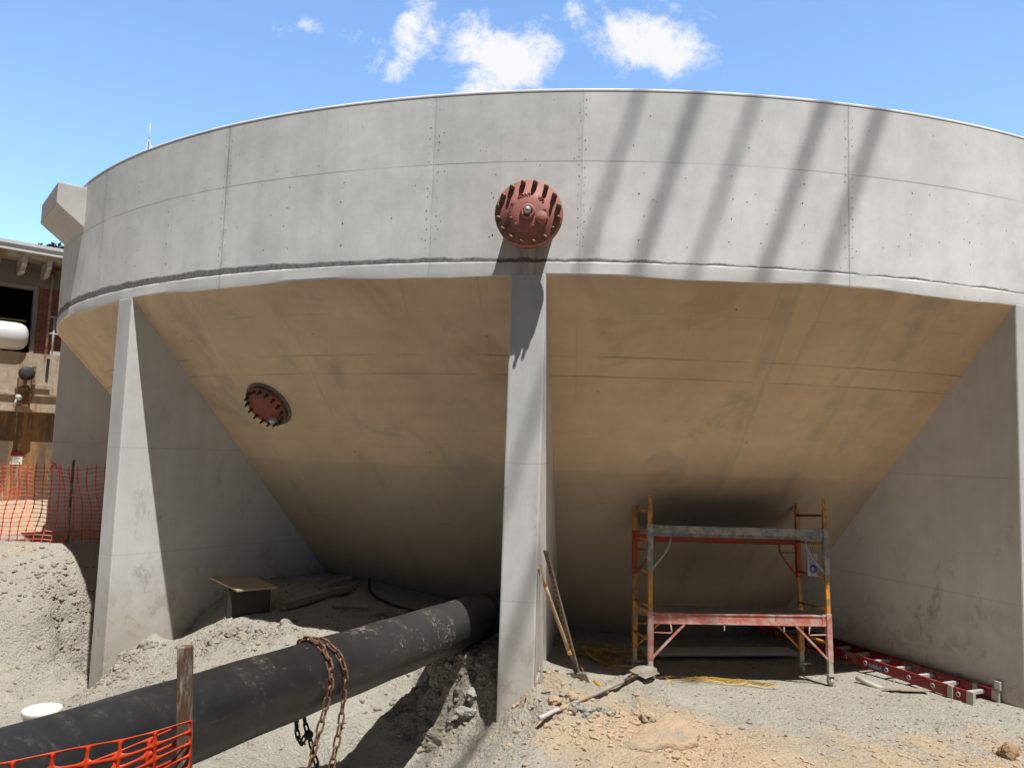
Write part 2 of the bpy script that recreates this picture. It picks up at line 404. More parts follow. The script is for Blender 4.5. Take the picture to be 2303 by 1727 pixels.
M_HANDG = mat('grey_handle', (.34,.28,.23), .7, var=.3, scale=16, dirt=(.40,.36,.32), dirt_amt=.4)
M_HANDL = mat('pale_handle', (.56,.54,.55), .7, var=.2)
M_STEEL = mat('shovel_steel', (.33,.29,.23), .7, .3, var=.35, scale=12)
M_CHAN = mat('rusty_channel', (.26,.19,.155), .7, .35, var=.35, scale=12)
M_ROPE = mat('yellow_cord', (.42,.25,.045), .7, var=.25, scale=12)
M_TAPE = mat('yellow_tape', (.72,.52,.14), .6, var=.2)
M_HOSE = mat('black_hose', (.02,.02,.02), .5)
M_PVC = mat('pale_pvc', (.56,.50,.42), .6, var=.2)
M_LID = mat('bucket_lid_white', (.82,.80,.77), .45, var=.06)
M_BUCK = mat('bucket_cream', (.62,.52,.38), .5, var=.15, dirt=(.42,.27,.16), dirt_amt=.4, dirt_scale=8)
M_CLOD = mat('sandy_clod', (.52,.385,.25), .95, var=.35, scale=5, bmp=.8, bdist=.03, dirt=(.40,.33,.25), dirt_amt=.35, dirt_scale=4)
M_ORROCK = mat('orange_rock', (.46,.30,.17), .95, var=.35, scale=9, bmp=.8, bdist=.03)

def net_mat(name, col, tr):
    m, t, b = new_mat(name)
    ob = t.n('ShaderNodeTexCoord').outputs['Object']
    c = t.scale(col, t.m('ADD', .75, t.m('MULTIPLY', t.noise(ob, 9, 4), .5)))
    t.set(b.inputs['Base Color'], c); b.inputs['Roughness'].default_value = .42
    tl = t.n('ShaderNodeBsdfTranslucent'); t.set(tl.inputs[0], c)
    mx = t.n('ShaderNodeMixShader'); mx.inputs[0].default_value = tr
    t.L.new(b.outputs[0], mx.inputs[1]); t.L.new(tl.outputs[0], mx.inputs[2])
    t.L.new(mx.outputs[0], m.node_tree.nodes['Material Output'].inputs[0])
    return m
M_NET = net_mat('orange_net_plastic', (.85,.085,.022), .25)
M_NETF = net_mat('orange_net_plastic_far', (.85,.12,.05), .3)

# ------------------------------------------------------------------ ground
def vnoise(x, y, z, seed):
    xi, yi, zi = np.floor(x).astype(np.int64), np.floor(y).astype(np.int64), np.floor(z).astype(np.int64)
    fx, fy, fz = x-xi, y-yi, z-zi
    fx, fy, fz = [f*f*f*(f*(f*6-15)+10) for f in (fx,fy,fz)]
    def h(a,b,c):
        n = (a*374761393 + b*668265263 + c*2147483647 + seed*974711) & 0xFFFFFFFF
        n = ((n ^ (n>>13))*1274126177) & 0xFFFFFFFF
        return ((n ^ (n>>16)) & 0xFFFF)/65535.0*2-1
    r = 0
    for dx in (0,1):
        for dy in (0,1):
            for dz in (0,1):
                w = (fx if dx else 1-fx)*(fy if dy else 1-fy)*(fz if dz else 1-fz)
                r = r + w*h(xi+dx, yi+dy, zi+dz)
    return r
def fbm(x, y, z, sc, octv, seed, ridged=False):
    s = 0; a = 1.; tot = 0
    for i in range(octv):
        v = vnoise(x*sc+17.3*i, y*sc+5.1*i, z*sc+9.7*i, seed+i)
        if ridged: v = 1-2*np.abs(v)
        s = s + a*v; tot += a; a *= .5; sc *= 2.03
    return s/tot

CP = [  # x, y, z : surveyed heights of the dig
 # plateau at the scaffold
 (.9,8.7,-.10),(1.7,8.7,-.12),(2.4,8.8,-.12),(3.7,8.9,-.14),(4.3,9.2,-.15),(5.2,8.4,-.10),(5.6,9.2,-.12),(1.6,9.5,-.19),(3.7,9.6,-.19),
 (2.2,10.6,-.2),(3.8,11,-.2),(.9,9.8,-.12),(1.,11.,-.15),(2.5,12.5,-.2),(5,11,-.2),(3.0,7.6,-.10),(4.2,7.4,-.08),(5.4,7.2,-.10),(2.2,7.4,-.09),
 (3.2,6.6,-.10),(4.2,6.3,-.12),(2.0,6.5,-.10),(3,5.6,-.22),(5,5.5,-.2),(7,7,-.1),(7,9,-.1),(8,12,-.1),
 # heap beside the middle buttress
 (.36,7.35,.14),(.5,7.6,.27),(.75,7.9,.06),(.62,7.3,.08),(1.0,8.05,.03),(1.30,7.75,.16),(1.42,7.95,.22),(1.5,8.2,.08),(1.15,7.45,.02),(.9,7.2,-.02),(1.75,7.8,-.06),
 (.65,6.6,-.14),(1.1,6.6,-.10),(.1,6.45,-.17),(.55,6.0,-.22),(1.2,5.8,-.22),
 # pit
 (-.08,7.35,-.22),(-.1,6.9,-.30),(-.45,7.1,-.52),(-.5,6.5,-.40),(-.5,7.6,-.58),(-.22,7.6,-.38),(-.9,7.75,-.74),(-.9,7.2,-.72),(-1.15,7.55,-.78),(-1.45,7.7,-.72),
 (-.65,8.05,-.54),(-.5,8.02,-.46),(-.2,7.82,-.34),(-.08,7.62,-.28),(-.52,8.20,.06),(-.45,8.30,.20),(-.18,8.10,.16),(-.15,8.22,.22),(-.05,7.95,.10),(-.05,8.15,.22),(-.2,8.8,.18),(-.5,8.9,.14),(-.5,9.3,.12),
 (-1.22,8.12,-.40),(-1.0,8.35,-.40),(-.95,8.55,-.30),(-.85,8.72,.0),(-.75,8.55,-.20),(-.70,8.68,.06),(-1.0,8.95,.05),(-1.25,8.75,-.12),
 (-1.72,7.09,-.46),(-1.97,6.26,-.18),(-1.5,6.6,-.42),(-1.55,7.3,-.60),(-1.25,7.0,-.70),(-2.2,7.1,-.36),(-1.9,7.6,-.40),(-1.6,8.0,-.36),(-2.5,6.8,-.25),(-2.5,7.4,-.26),(-1.1,6.4,-.60),(-2.4,6.0,-.2),(-2.1,8.0,-.20),
 (-1.1,5.8,-.5),(-1.5,5.2,-.5),(-2.2,5.2,-.4),(-3.2,5.4,-.40),(-.4,5.4,-.4),
 # left bay: shelf under the tank, falling outward
 (-3.87,9.96,-.05),(-3.39,9.68,.22),(-2.89,9.5,.21),(-2.35,9.32,.21),(-1.75,9.2,.17),(-4.3,10.15,-.38),(-4.45,9.95,-.05),(-4.55,9.6,-.28),(-4.75,9.55,-.5),
 (-4.35,10.85,.26),(-3.6,11,.42),(-2.6,10.6,.36),(-1.6,10.5,.28),(-1.0,12,.25),(-3,12.3,.4),(-.6,10.2,.14),(-3.1,10.2,.30),(-2.1,9.9,.27),
 (-3.3,8.2,.02),(-2.9,8.2,.06),(-2.5,8.6,.20),(-2.1,8.6,.16),(-3.84,8.2,-.18),(-4.2,9.0,-.42),(-3.6,9.0,-.12),(-3.0,8.8,.12),(-3.4,7.5,.0),(-2.9,7.7,-.02),(-1.7,8.7,.05),
 # bank left of the left buttress
 (-5.1,9.5,-.78),(-5.3,10.0,-.9),(-5.75,10.9,-.92),(-5.95,11.1,-.35),(-6.15,11.2,.25),(-6.5,11.45,.66),(-7.0,11.3,.68),(-7.6,11.3,.70),(-9,11.,.72),
 (-5.9,9.7,-.88),(-6.4,9.4,-.80),(-7.2,9.2,-.75),(-6.3,10.5,.0),(-6.9,10.2,-.02),(-7.8,10.0,.0),(-6.0,10.6,-.45),(-9,9.6,-.1),(-9,8.4,-.6),
 (-4.9,8.4,-.7),(-4.6,7.4,-.45),(-4.0,6.9,-.27),(-5,6.2,-.35),(-6,7.5,-.55),(-4,5.9,-.35),
 (-6.1,12.0,.50),(-5.7,12.0,.40),(-5.2,12.2,.4),(-6.6,12.4,.66),(-7.3,12.5,.68),(-8.2,12.5,.68),(-6.2,13.4,.6),(-8,15,.66),(-10,13,.68),(-5,14,.45),(-11,17,.66),(-14,15,.68),
 # towards the camera
 (0,3,-.1),(-3,4,-.3),(-1.2,2.2,.55),(0,0,.75),(3,3,0),(6,3,0),(-6,4,-.2),(1.2,4.5,-.2),(-8,6,-.4),(8,5,-.1),
]
CP = np.array(CP)
def tps_fit(P, lam=2e-3):
    X = P[:,:2]; n = len(X)
    d = np.sqrt(((X[:,None]-X[None])**2).sum(-1)); K = d + lam*np.eye(n)*-1.   # linear kernel keeps edges crisp
    A = np.zeros((n+1,n+1)); A[:n,:n] = -d + lam*np.eye(n); A[:n,n] = 1; A[n,:n] = 1
    return np.linalg.solve(A, np.concatenate([P[:,2],[0]]))
TPS = tps_fit(CP)
def base_h(x, y):
    sh = x.shape; x = x.ravel(); y = y.ravel(); out = np.empty(len(x))
    for i in range(0, len(x), 20000):
        d = np.sqrt((x[i:i+20000,None]-CP[None,:,0])**2 + (y[i:i+20000,None]-CP[None,:,1])**2)
        out[i:i+20000] = -d @ TPS[:-1] + TPS[-1]
    far = np.clip((np.hypot(x+1, y-9)-12)/6, 0, 1); far = far*far*(3-2*far)
    flat = np.where(y > 12.5, .66, -.1)
    return (out*(1-far) + flat*far).reshape(sh)

def axis(lo, hi, step, ends):
    core = list(np.arange(lo, hi, step)); l, r = [], []
    s = step; p = lo
    while p > -ends: s *= 1.25; p -= s; l.append(p)
    s = step; p = hi
    while p < ends: s *= 1.25; p += s; r.append(p)
    return np.array(l[::-1]+core+r)
GX, GY = axis(-7.6, 6.2, .036, 420), axis(4.6, 12.9, .036, 420)
gx, gy = np.meshgrid(GX, GY)
gz = base_h(gx, gy)
def gauss(x, y, cx, cy, r): return np.exp(-(((x-cx)**2+(y-cy)**2)/(r*r)))
broken = np.zeros_like(gx)
for cx, cy, r, w in ((-.6,8.3,.55,1.),(-.25,8.1,.45,1.),(-.95,8.4,.45,.9),(-3.1,8.95,.45,.95),(-2.7,8.85,.45,.9),(-3.55,9.2,.35,.6),(-4.5,9.45,.35,.9),(-4.9,9.3,.35,.6),(.55,7.45,.38,.7),(1.4,7.6,.40,.8),(1.1,7.3,.35,.45),(.45,7.25,.3,.7),(.85,7.6,.3,.7),(-2.95,8.75,.4,1.),(-3.3,9.25,.3,.9),(-.3,8.0,.4,1.),(-6.2,11.0,.30,.55),(-5.85,10.2,.5,.4)):
    broken = np.maximum(broken, w*gauss(gx, gy, cx, cy, r))
near = np.clip(1-(np.hypot(gx+.8, gy-8.6)-8)/6, 0, 1)
# erosion, lumps, clods
lump = fbm(gx, gy, gx*0, .9, 3, 3)*.05 + fbm(gx, gy, gx*0, 3.1, 4, 21)*.030 + fbm(gx,gy,gx*0,11.,3,51,True)*.013
shade = (np.hypot(gx-TX, gy-TY) < 9.4)
lump = np.where(shade & (gx>.3), lump*.5, lump)
lump = np.where((gx>1.9)&(gy>7.9)&(gy<10), lump*.4, lump)
crack = fbm(gx, gy, gz*1.5, 4.2, 5, 77, True)
gz = gz + lump*near + broken*near*(crack*.115)
zc = fbm(gx, gy, gz, 9., 3, 97)
gz = gz + broken*near*zc*.045 + broken*near*fbm(gx,gy,gz*2,13.,4,211,True)*.032
ny, nx = gx.shape
tint = np.clip(0.80*np.clip((7.55-gy+.08*gx)/1.2,0,1)*np.clip((gx-.6)/.8,0,1)*(gy>4) + .65*gauss(gx,gy,1.6,6.0,1.2) + .45*gauss(gx,gy,.4,7.4,.7) + .5*gauss(gx,gy,1.3,7.0,.7) + .25*gauss(gx,gy,-7.4,11.4,1.0) + .8*(gy>13.5) + .3*gauss(gx,gy,-1.8,5.9,.6)+.5*gauss(gx,gy,-4.8,6.7,.7), 0, 1)
# bluish-grey fines around the scaffold and ladder
tint = np.clip(tint - .35*gauss(gx,gy,3.3,8.0,.8), 0, 1)
me = bpy.data.meshes.new('dirt_ground')
co = np.stack([gx, gy, gz], -1).reshape(-1,3)
# sideways displacement on the steep broken faces so that they are not smeared
gzy, gzx = np.gradient(gz, GY, GX); nrm = np.stack([-gzx, -gzy, np.ones_like(gz)], -1); nrm /= np.linalg.norm(nrm, axis=-1, keepdims=True)
steep = np.clip((1-nrm[...,2])*2.0, 0, 1)*near
d3 = fbm(gx, gy, gz, 6.5, 4, 131, True)*.05 + fbm(gx, gy, gz, 15., 3, 171)*.02
co = co + (nrm*(d3*steep)[...,None]).reshape(-1,3)
idx = np.arange(nx*ny).reshape(ny,nx)
fc = np.stack([idx[:-1,:-1], idx[:-1,1:], idx[1:,1:], idx[1:,:-1]], -1).reshape(-1,4)
me.vertices.add(len(co)); me.vertices.foreach_set('co', co.ravel().astype(np.float32))
me.loops.add(fc.size); me.loops.foreach_set('vertex_index', fc.ravel().astype(np.int32))
me.polygons.add(len(fc)); me.polygons.foreach_set('loop_start', np.arange(0, fc.size, 4, dtype=np.int32)); me.polygons.foreach_set('loop_total', np.full(len(fc), 4, np.int32))
me.update(calc_edges=True)
me.polygons.foreach_set('use_smooth', np.ones(len(fc), bool))
a = me.attributes.new('tint','FLOAT','POINT'); a.data.foreach_set('value', tint.ravel().astype(np.float32))
a = me.attributes.new('broken','FLOAT','POINT'); a.data.foreach_set('value', np.maximum(broken*near, steep*.6).ravel().astype(np.float32))
bounce_cut = np.clip(np.maximum((4.6-gy)/.5, (np.hypot(gx+1, np.maximum(0,9-gy))-11)/3*(gy<11)), 0, 1)  # ground out of view, darkened to cut the light it bounces
a = me.attributes.new('bounce_cut','FLOAT','POINT'); a.data.foreach_set('value', bounce_cut.ravel().astype(np.float32))
me.materials.append(M_GROUND)
ground = bpy.data.objects.new('dirt_ground', me); COL.objects.link(ground); tag(ground, kind='structure')
def gh(x, y):
    i = int(np.clip(np.searchsorted(GX, x)-1, 0, nx-2)); j = int(np.clip(np.searchsorted(GY, y)-1, 0, ny-2))
    fx = (x-GX[i])/(GX[i+1]-GX[i]); fy = (y-GY[j])/(GY[j+1]-GY[j])
    return float((gz[j,i]*(1-fx)+gz[j,i+1]*fx)*(1-fy) + (gz[j+1,i]*(1-fx)+gz[j+1,i+1]*fx)*fy)

# ---- loose gravel: thousands of little stones, nobody could count them
def rock_verts(r, seed, sq=(1,1,.7), sub=1, amp=.35):
    bm = bmesh.new(); bmesh.ops.create_icosphere(bm, subdivisions=sub, radius=1)
    for v in bm.verts:
        p = v.co.copy(); n = mnoise.fractal(p*1.1+Vector((seed*7.1,seed*3.3,seed)), .8, 2.2, 4)
        v.co = Vector((p.x*sq[0], p.y*sq[1], p.z*sq[2]))*r*(1+amp*n)
    vs = np.array([v.co[:] for v in bm.verts]); fs = np.array([[v.index for v in f.verts] for f in bm.faces]); bm.free()
    return vs, fs
protos = [rock_verts(1., k+1, (1,random.uniform(.6,1),random.uniform(.45,.8)), 1, .5) for k in range(10)]
V, Fs, T = [], [], []; off = 0
def scatter(n, sampler, smin, smax, power=2.5):
    global off
    for _ in range(n):
        x, y = sampler()
        if abs(x) > 12: continue
        z = gh(x, y); s = smin + (smax-smin)*random.random()**power
        vs, fs = protos[random.randrange(10)]
        a = random.uniform(0, 2*pi); R = np.array([[cos(a),-sin(a),0],[sin(a),cos(a),0],[0,0,1]])
        V.append(vs@R.T*s + [x,y,z+s*.15]); Fs.append(fs+off); off += len(vs); T.append(np.full(len(vs), min(1.2, .45*random.random()+.8*float(tint[min(ny-1,int(np.searchsorted(GY,y))), min(nx-1,int(np.searchsorted(GX,x)))]))))
def uni(x0,x1,y0,y1): return lambda: (random.uniform(x0,x1), random.uniform(y0,y1))
def gau(cx,cy,sx,sy): return lambda: (random.gauss(cx,sx), random.gauss(cy,sy))
scatter(2600, uni(.2,6.0,5.6,8.7), .004, .022, 5)
scatter(900, gau(2.4,6.2,1.2,.4), .006, .030, 3)
scatter(500, gau(3.9,7.0,.7,.4), .006, .026, 3)
scatter(350, gau(5.0,6.9,.5,.25), .008, .035, 3)
scatter(500, gau(1.4,7.1,.4,.3), .008, .040, 3)
scatter(350, gau(.6,7.2,.35,.4), .008, .045, 3)
scatter(700, uni(-2.8,.0,5.9,8.4), .005, .028, 3.5)
scatter(500, gau(-.5,8.2,.4,.25), .010, .055, 2.5)
scatter(450, gau(-3.0,8.95,.4,.2), .008, .045, 3)
scatter(600, uni(-4.9,-2.,7.8,9.7), .006, .035, 3)
scatter(1500, uni(-8.2,-5.2,9.2,11.6), .006, .036, 4)
scatter(350, gau(-6.2,11.0,.35,.35), .012, .05, 2)
scatter(300, gau(-4.6,9.4,.25,.25), .012, .05, 2)
scatter(500, uni(-4,5,9.,11.5), .006, .03, 3)
V = np.concatenate(V); Fs = np.concatenate(Fs); T = np.concatenate(T)
me = bpy.data.meshes.new('gravel'); me.from_pydata(V.tolist(), [], Fs.tolist())
a = me.attributes.new('tone','FLOAT','POINT'); a.data.foreach_set('value', T.astype(np.float32))
me.materials.append(M_STONE)
gr = bpy.data.objects.new('gravel', me); COL.objects.link(gr); tag(gr, 'loose grey and tan gravel strewn over the dug earth', 'gravel', kind='stuff')

# ------------------------------------------------------------------ the tank
tank = thing('concrete_tank', 'huge round grey concrete tank with a funnel underside standing on buttresses', 'tank', (TX,TY,0))
def ring_surface(bm, uvl, prof, n, a0=-pi, a1=pi, deg=False, jit=None):
    rows = []
    for i in range(n+1):
        az = a0+(a1-a0)*i/n; row = []
        for k,(r,z) in enumerate(prof):
            dz = jit(az,k) if jit else 0
            row.append((bm.verts.new(polar(az, r, z+dz)), az, r, z+dz))
        rows.append(row)
    for A, B in zip(rows, rows[1:]):
        for k in range(len(prof)-1):
            q = (A[k], B[k], B[k+1], A[k+1])
            f = bm.faces.new([v[0] for v in q]); f.smooth = True
            for l, v in zip(f.loops, q): l[uvl].uv = ((math.degrees(v[1]) if deg else v[1]*TR), v[3])
def rim_jit(az, k):
    if k > 1: return 0
    n = mnoise.fractal(Vector((az*9,0,3.3)),.7,2.1,4)*.014 + mnoise.noise(Vector((az*60,1,1)))*.004
    ph = (az-FIN0)/FIN_STEP; ph -= math.floor(ph)
    return (n + .012*sin(ph*2*pi*2+.6)) * (1 if k==1 else .6) * (0.2 if min(ph,1-ph)<.03 else 1)
m = MB(); uvl = m.bm.loops.layers.uv.new('metric')
# wall: bottom soffit, lip below the cold joint, face, top
ring_surface(m.bm, uvl, [(TR-.40,Z_RIM),(TR+.004,Z_RIM),(TR+.008,Z_RIM+.02),(TR+.008,4.285),(TR,4.30),(TR,Z_TOP-.012),(TR-.012,Z_TOP),(TR-.38,Z_TOP),(TR-.38,4.3)], 360, jit=rim_jit)
wall = m.build('tank_wall', M_WALL, tank, normals=False)
for p in wall.data.polygons: p.flip()
wall.data.update()
sh = wall.modifiers.new('split','EDGE_SPLIT'); sh.split_angle = radians(10)
# rows of tie holes along the seams
m = MB()
def dot(az, z, r, rr=TR):
    c = polar(az, rr+.002, z); out = Vector((sin(az),-cos(az),0)); tn = Vector((cos(az),sin(az),0))
    m.face([m._v(c + tn*r*cos(k*pi/3)+Vector((0,0,1))*r*sin(k*pi/3)) for k in range(6)])
for a, both, wid in ((-42.3,1,.045),(-27.45,1,.045),(-13.1,1,.05),(-4.8,1,.03),(10.,1,.04)):
    for side in ((-1,1) if both else (1,)):
        z = 4.46
        while z < 6.02:
            if random.random() < .82: dot(radians(a)+side*wid/TR+random.uniform(-.006,.006)/TR, z+random.uniform(-.012,.012), random.uniform(.0035,.0070))
            z += random.choice((.075,.085,.11))
for _ in range(130):
    dot(radians(random.uniform(-48,24)), random.uniform(4.42,6.05), random.uniform(.003,.007))
for az0 in (-36.5,-33,-22.5,-18.6,-9.5,-1.6,3.2,7.3,14,18):
    for k in range(4): dot(radians(az0)+random.uniform(-.003,.003), 4.55+.22*k+random.uniform(-.03,.03), random.uniform(.005,.009))
tag(m.build('tie_holes', M_TIE, tank, normals=False), kind='stuff')
m = MB(); uvl = m.bm.loops.layers.uv.new('metric')
prof = [(TR-.06-CS*(Z_RIM-z)*1.0, z) for z in np.linspace(Z_RIM, -2.4, 24)]
prof[0] = (TR-.002, Z_RIM+.004); prof = [(TR-.003-CS*(Z_RIM-z), z) for z in np.linspace(Z_RIM+.003, -2.4, 24)]
ring_surface(m.bm, uvl, prof, 240, deg=True)
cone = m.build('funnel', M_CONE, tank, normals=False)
m = MB(); 
prof = [(TR-.002,Z_TOP-.034),(TR+.004,Z_TOP-.030),(TR-.016,Z_TOP+.005),(TR-.06,Z_TOP+.006)]
uvl = m.bm.loops.layers.uv.new('metric'); ring_surface(m.bm, uvl, prof, 360)
m.build('coping', M_CAP, tank)
HT = .178
for k in (-2,-1,0,1):
    az = FIN0+k*FIN_STEP; rad = Vector((sin(az),-cos(az),0)); tn = Vector((cos(az),sin(az),0)); c = Vector((TX,TY,0))
    ro = TR+.010
    ins = lambda z: TR-CS*(Z_RIM-z)-.12
    pts = [(ro,Z_RIM+.02),(ro,-2.2),(ins(-2.2),-2.2)] + [(ins(z),z) for z in (-1,0,1,2,3,4)] + [(TR-.2,Z_RIM+.02)]
    m = MB(); m.prism([c+rad*r+Vector((0,0,z)) for r,z in pts], -tn*HT, tn*HT)
    m.build('buttress', M_FIN, tank, bevel=.018)
# concrete box corbelled off the wall at the far left
m = MB(); a0, a1 = radians(-54.6), radians(-46.9); p = .37
amid = (a0+a1)/2; rad = Vector((sin(amid),-cos(amid),0))
def side(az): 
    b = polar(az, TR-.15, 0)
    o = polar(az, TR, 0)+rad*p
    Z = lambda v,z: Vector((v.x,v.y,z))
    return [Z(b,6.0), Z(o,6.0), Z(o,5.69), Z(polar(az,TR,0),5.40), Z(b,5.27)]
A, B = [m._v(q) for q in side(a0)], [m._v(q) for q in side(a1)]
m.face(A); m.face(B[::-1])
for i in range(5): m.face([A[i],A[(i+1)%5],B[(i+1)%5],B[i]])
m.build('corbel_box', M_CORB, tank, bevel=.012)

# ------------------------------------------------------------------ blind flanges
def frame(o, ax, up):
    z = Vector(ax).normalized(); y = (Vector(up)-z*Vector(up).dot(z)).normalized(); x = y.cross(z)
    return Matrix(((x.x,y.x,z.x,o[0]),(x.y,y.y,z.y,o[1]),(x.z,y.z,z.z,o[2]),(0,0,0,1)))
def arc_text(M, txt, r, a_mid, step, size, depth, z0):
    """raised letters whose heads point to the centre"""
    verts, faces = [], []
    dg = bpy.context.evaluated_depsgraph_get()
    for i, ch in enumerate(txt):
        if ch == ' ': continue
        cu = bpy.data.curves.new('letter','FONT'); cu.body = ch; cu.size = size; cu.extrude = depth; cu.align_x='CENTER'; cu.align_y='CENTER'
        ob = bpy.data.objects.new('letter', cu); me = bpy.data.meshes.new_from_object(ob)
        a = a_mid + (i-(len(txt)-1)/2)*step        # counter-clockwise
        R = Matrix.Translation((r*cos(a), r*sin(a), z0)) @ Matrix.Rotation(a+pi/2, 4, 'Z')
        o = len(verts); verts += [M@(R@v.co) for v in me.vertices]; faces += [[o+j for j in p.vertices] for p in me.polygons]
        bpy.data.objects.remove(ob); bpy.data.meshes.remove(me); bpy.data.curves.remove(cu)
    return verts, faces
az = radians(-7.42); D = .33
o = polar(az, TR, 4.688); ax = Vector((sin(az),-cos(az),0)); Mf = frame(o, ax, (0,0,1))
fl = thing('blind_flange', 'round brick-red bolted flange jutting from the sunlit wall above the middle buttress', 'flange', o, Mf.to_3x3())
FR = .330
m = MB(Mf)
m.lathe([(0,D-.02),(FR-.004,D-.02),(FR,D-.016),(FR,D+.012),(FR-.006,D+.018),(.203,D+.018),(.194,D+.032),(.176,D+.042),(.13,D+.054),(.08,D+.061),(0,D+.062)], 72)
disc = m.build('cover_plate', M_RED, fl)
m = MB(Mf); m.lathe([(.245,.0),(.245,D-.075),(FR,D-.07),(FR,D-.024),(.2,D-.024)], 64); m.build('pipe_neck', M_REDD, fl)
m = MB(Mf); m.lathe([(.072,D+.055),(.070,D+.078),(.060,D+.084),(.045,D+.084),(.045,D+.06)], 32); m.build('hub_ring', M_RED, fl)
m = MB(Mf); m.lathe([(.034,D+.06),(.034,D+.10),(.036,D+.115),(.030,D+.135),(.016,D+.145),(0,D+.147)], 24); m.build('pipe_plug', M_GALV, fl)
m = MB(Mf); m.lathe([(.060,D+.01),(.056,D+.085),(.052,D+.090),(0,D+.090)], 32, org=(.134,-.060,0)); m.build('side_boss', M_RED, fl)
for txt, am, st, r in (('USA', radians(47), .115, .178), ('UNION', radians(104), .115, .172), ('FOUNDRY', radians(172), .118, .176), ('N', radians(3), .1, .160)):
    vs, fs = arc_text(Mf, txt, r, am, st*1.12, .054, .010, D+.042)
    m = MB(); bv = [m._v(v) for v in vs]; [m.face([bv[i] for i in f]) for f in fs]; m.build('raised_word', M_RED, fl)
for dx, dy in ((-.165,-.06),(-.115,-.118),(.06,-.138)):
    m = MB(Mf); m.lathe([(.012,D+.02),(.011,D+.056),(.006,D+.062),(0,D+.062)], 12, org=(dx,dy,0)); m.build('casting_lug', M_RED, fl)
bolt_mesh = None
for k in range(16):
    a = radians(11.25+22.5*k); c = Vector((.298*cos(a), .298*sin(a), 0))
    if bolt_mesh is None:
        m = MB(); m.lathe([(.027,D+.012),(.027,D+.042),(.023,D+.047),(.0165,D+.047),(.0165,D+.080),(.011,D+.085),(0,D+.085)], 6)
        o_ = m.build('bolt', M_BOLT); bolt_mesh = o_.data; o_.parent = fl
        o_.location = c
    else:
        o_ = bpy.data.objects.new('bolt', bolt_mesh); COL.objects.link(o_); o_.parent = fl; o_.location = c
    o_.rotation_euler = (0,0,random.uniform(0,1))

az = radians(-28.96); gen = Vector((sin(az),-cos(az),0)); nr = (gen*1.0 + Vector((0,0,-CS))).normalized()
o = polar(az, 9.563, 2.894); up = (gen*CS+Vector((0,0,1))).normalized(); Mf = frame(o, nr, up)
fl2 = thing('blind_flange', 'rusty red flange with dark downward bolts on the shaded funnel underside', 'flange', o, Mf.to_3x3())
m = MB(Mf); m.lathe([(.332,-.02),(.332,.012),(.322,.022),(.27,.022)], 56); m.build('grout_collar', M_GROUT, fl2)
m = MB(Mf); m.lathe([(.30,.03),(.30,.072),(.294,.078),(.215,.078),(.205,.090),(.10,.104),(0,.106)], 64); m.build('cover_plate', M_REDD, fl2)
m = MB(Mf); m.lathe([(.045,.09),(.045,.15),(.03,.17),(0,.172)], 20, org=(.07,-.17,0)); m.build('pipe_plug', M_GALV, fl2)
bm_ = None
for k in range(16):
    a = radians(22.5*k+6); c = Vector((.262*cos(a), .262*sin(a), 0))
    if bm_ is None:
        m = MB(); m.lathe([(.023,.07),(.023,.105),(.013,.108),(.013,.145),(.009,.15),(0,.15)], 6); o_ = m.build('bolt', M_BOLTD); bm_ = o_.data
    else: o_ = bpy.data.objects.new('bolt', bm_); COL.objects.link(o_)
    o_.parent = fl2; o_.location = c

# ------------------------------------------------------------------ black pipe
P2, P1 = Vector((-1.94373,4.97,.65823)), Vector((-.41005,8.6,.51072)); pd = (P1-P2).normalized(); PRAD = .26
pa, pb = P2 - pd*3.2, P1 + pd*3.6
px_ = pd.cross(Vector((0,0,1))).normalized(); pu = px_.cross(pd)
def pipe_pt(s, th, r): return P2 + pd*s + (px_*cos(th) + pu*sin(th))*r          # th=0 right side of pipe, pi/2 top
bp = thing('large_pipe', 'fat black plastic pipe with dusty smears running under the tank', 'pipe', P2, Matrix((px_, pd, pu)).transposed())
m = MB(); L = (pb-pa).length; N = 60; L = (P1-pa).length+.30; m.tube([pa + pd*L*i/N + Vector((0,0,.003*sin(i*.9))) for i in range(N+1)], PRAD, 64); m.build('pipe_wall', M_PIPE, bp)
m = MB(); c0 = P1+pd*.22; m.tube([c0, c0+pd*.3, pb], PRAD, 48, rad=[PRAD-.03]*3); m.build('inner_pipe', M_HOSE, bp)

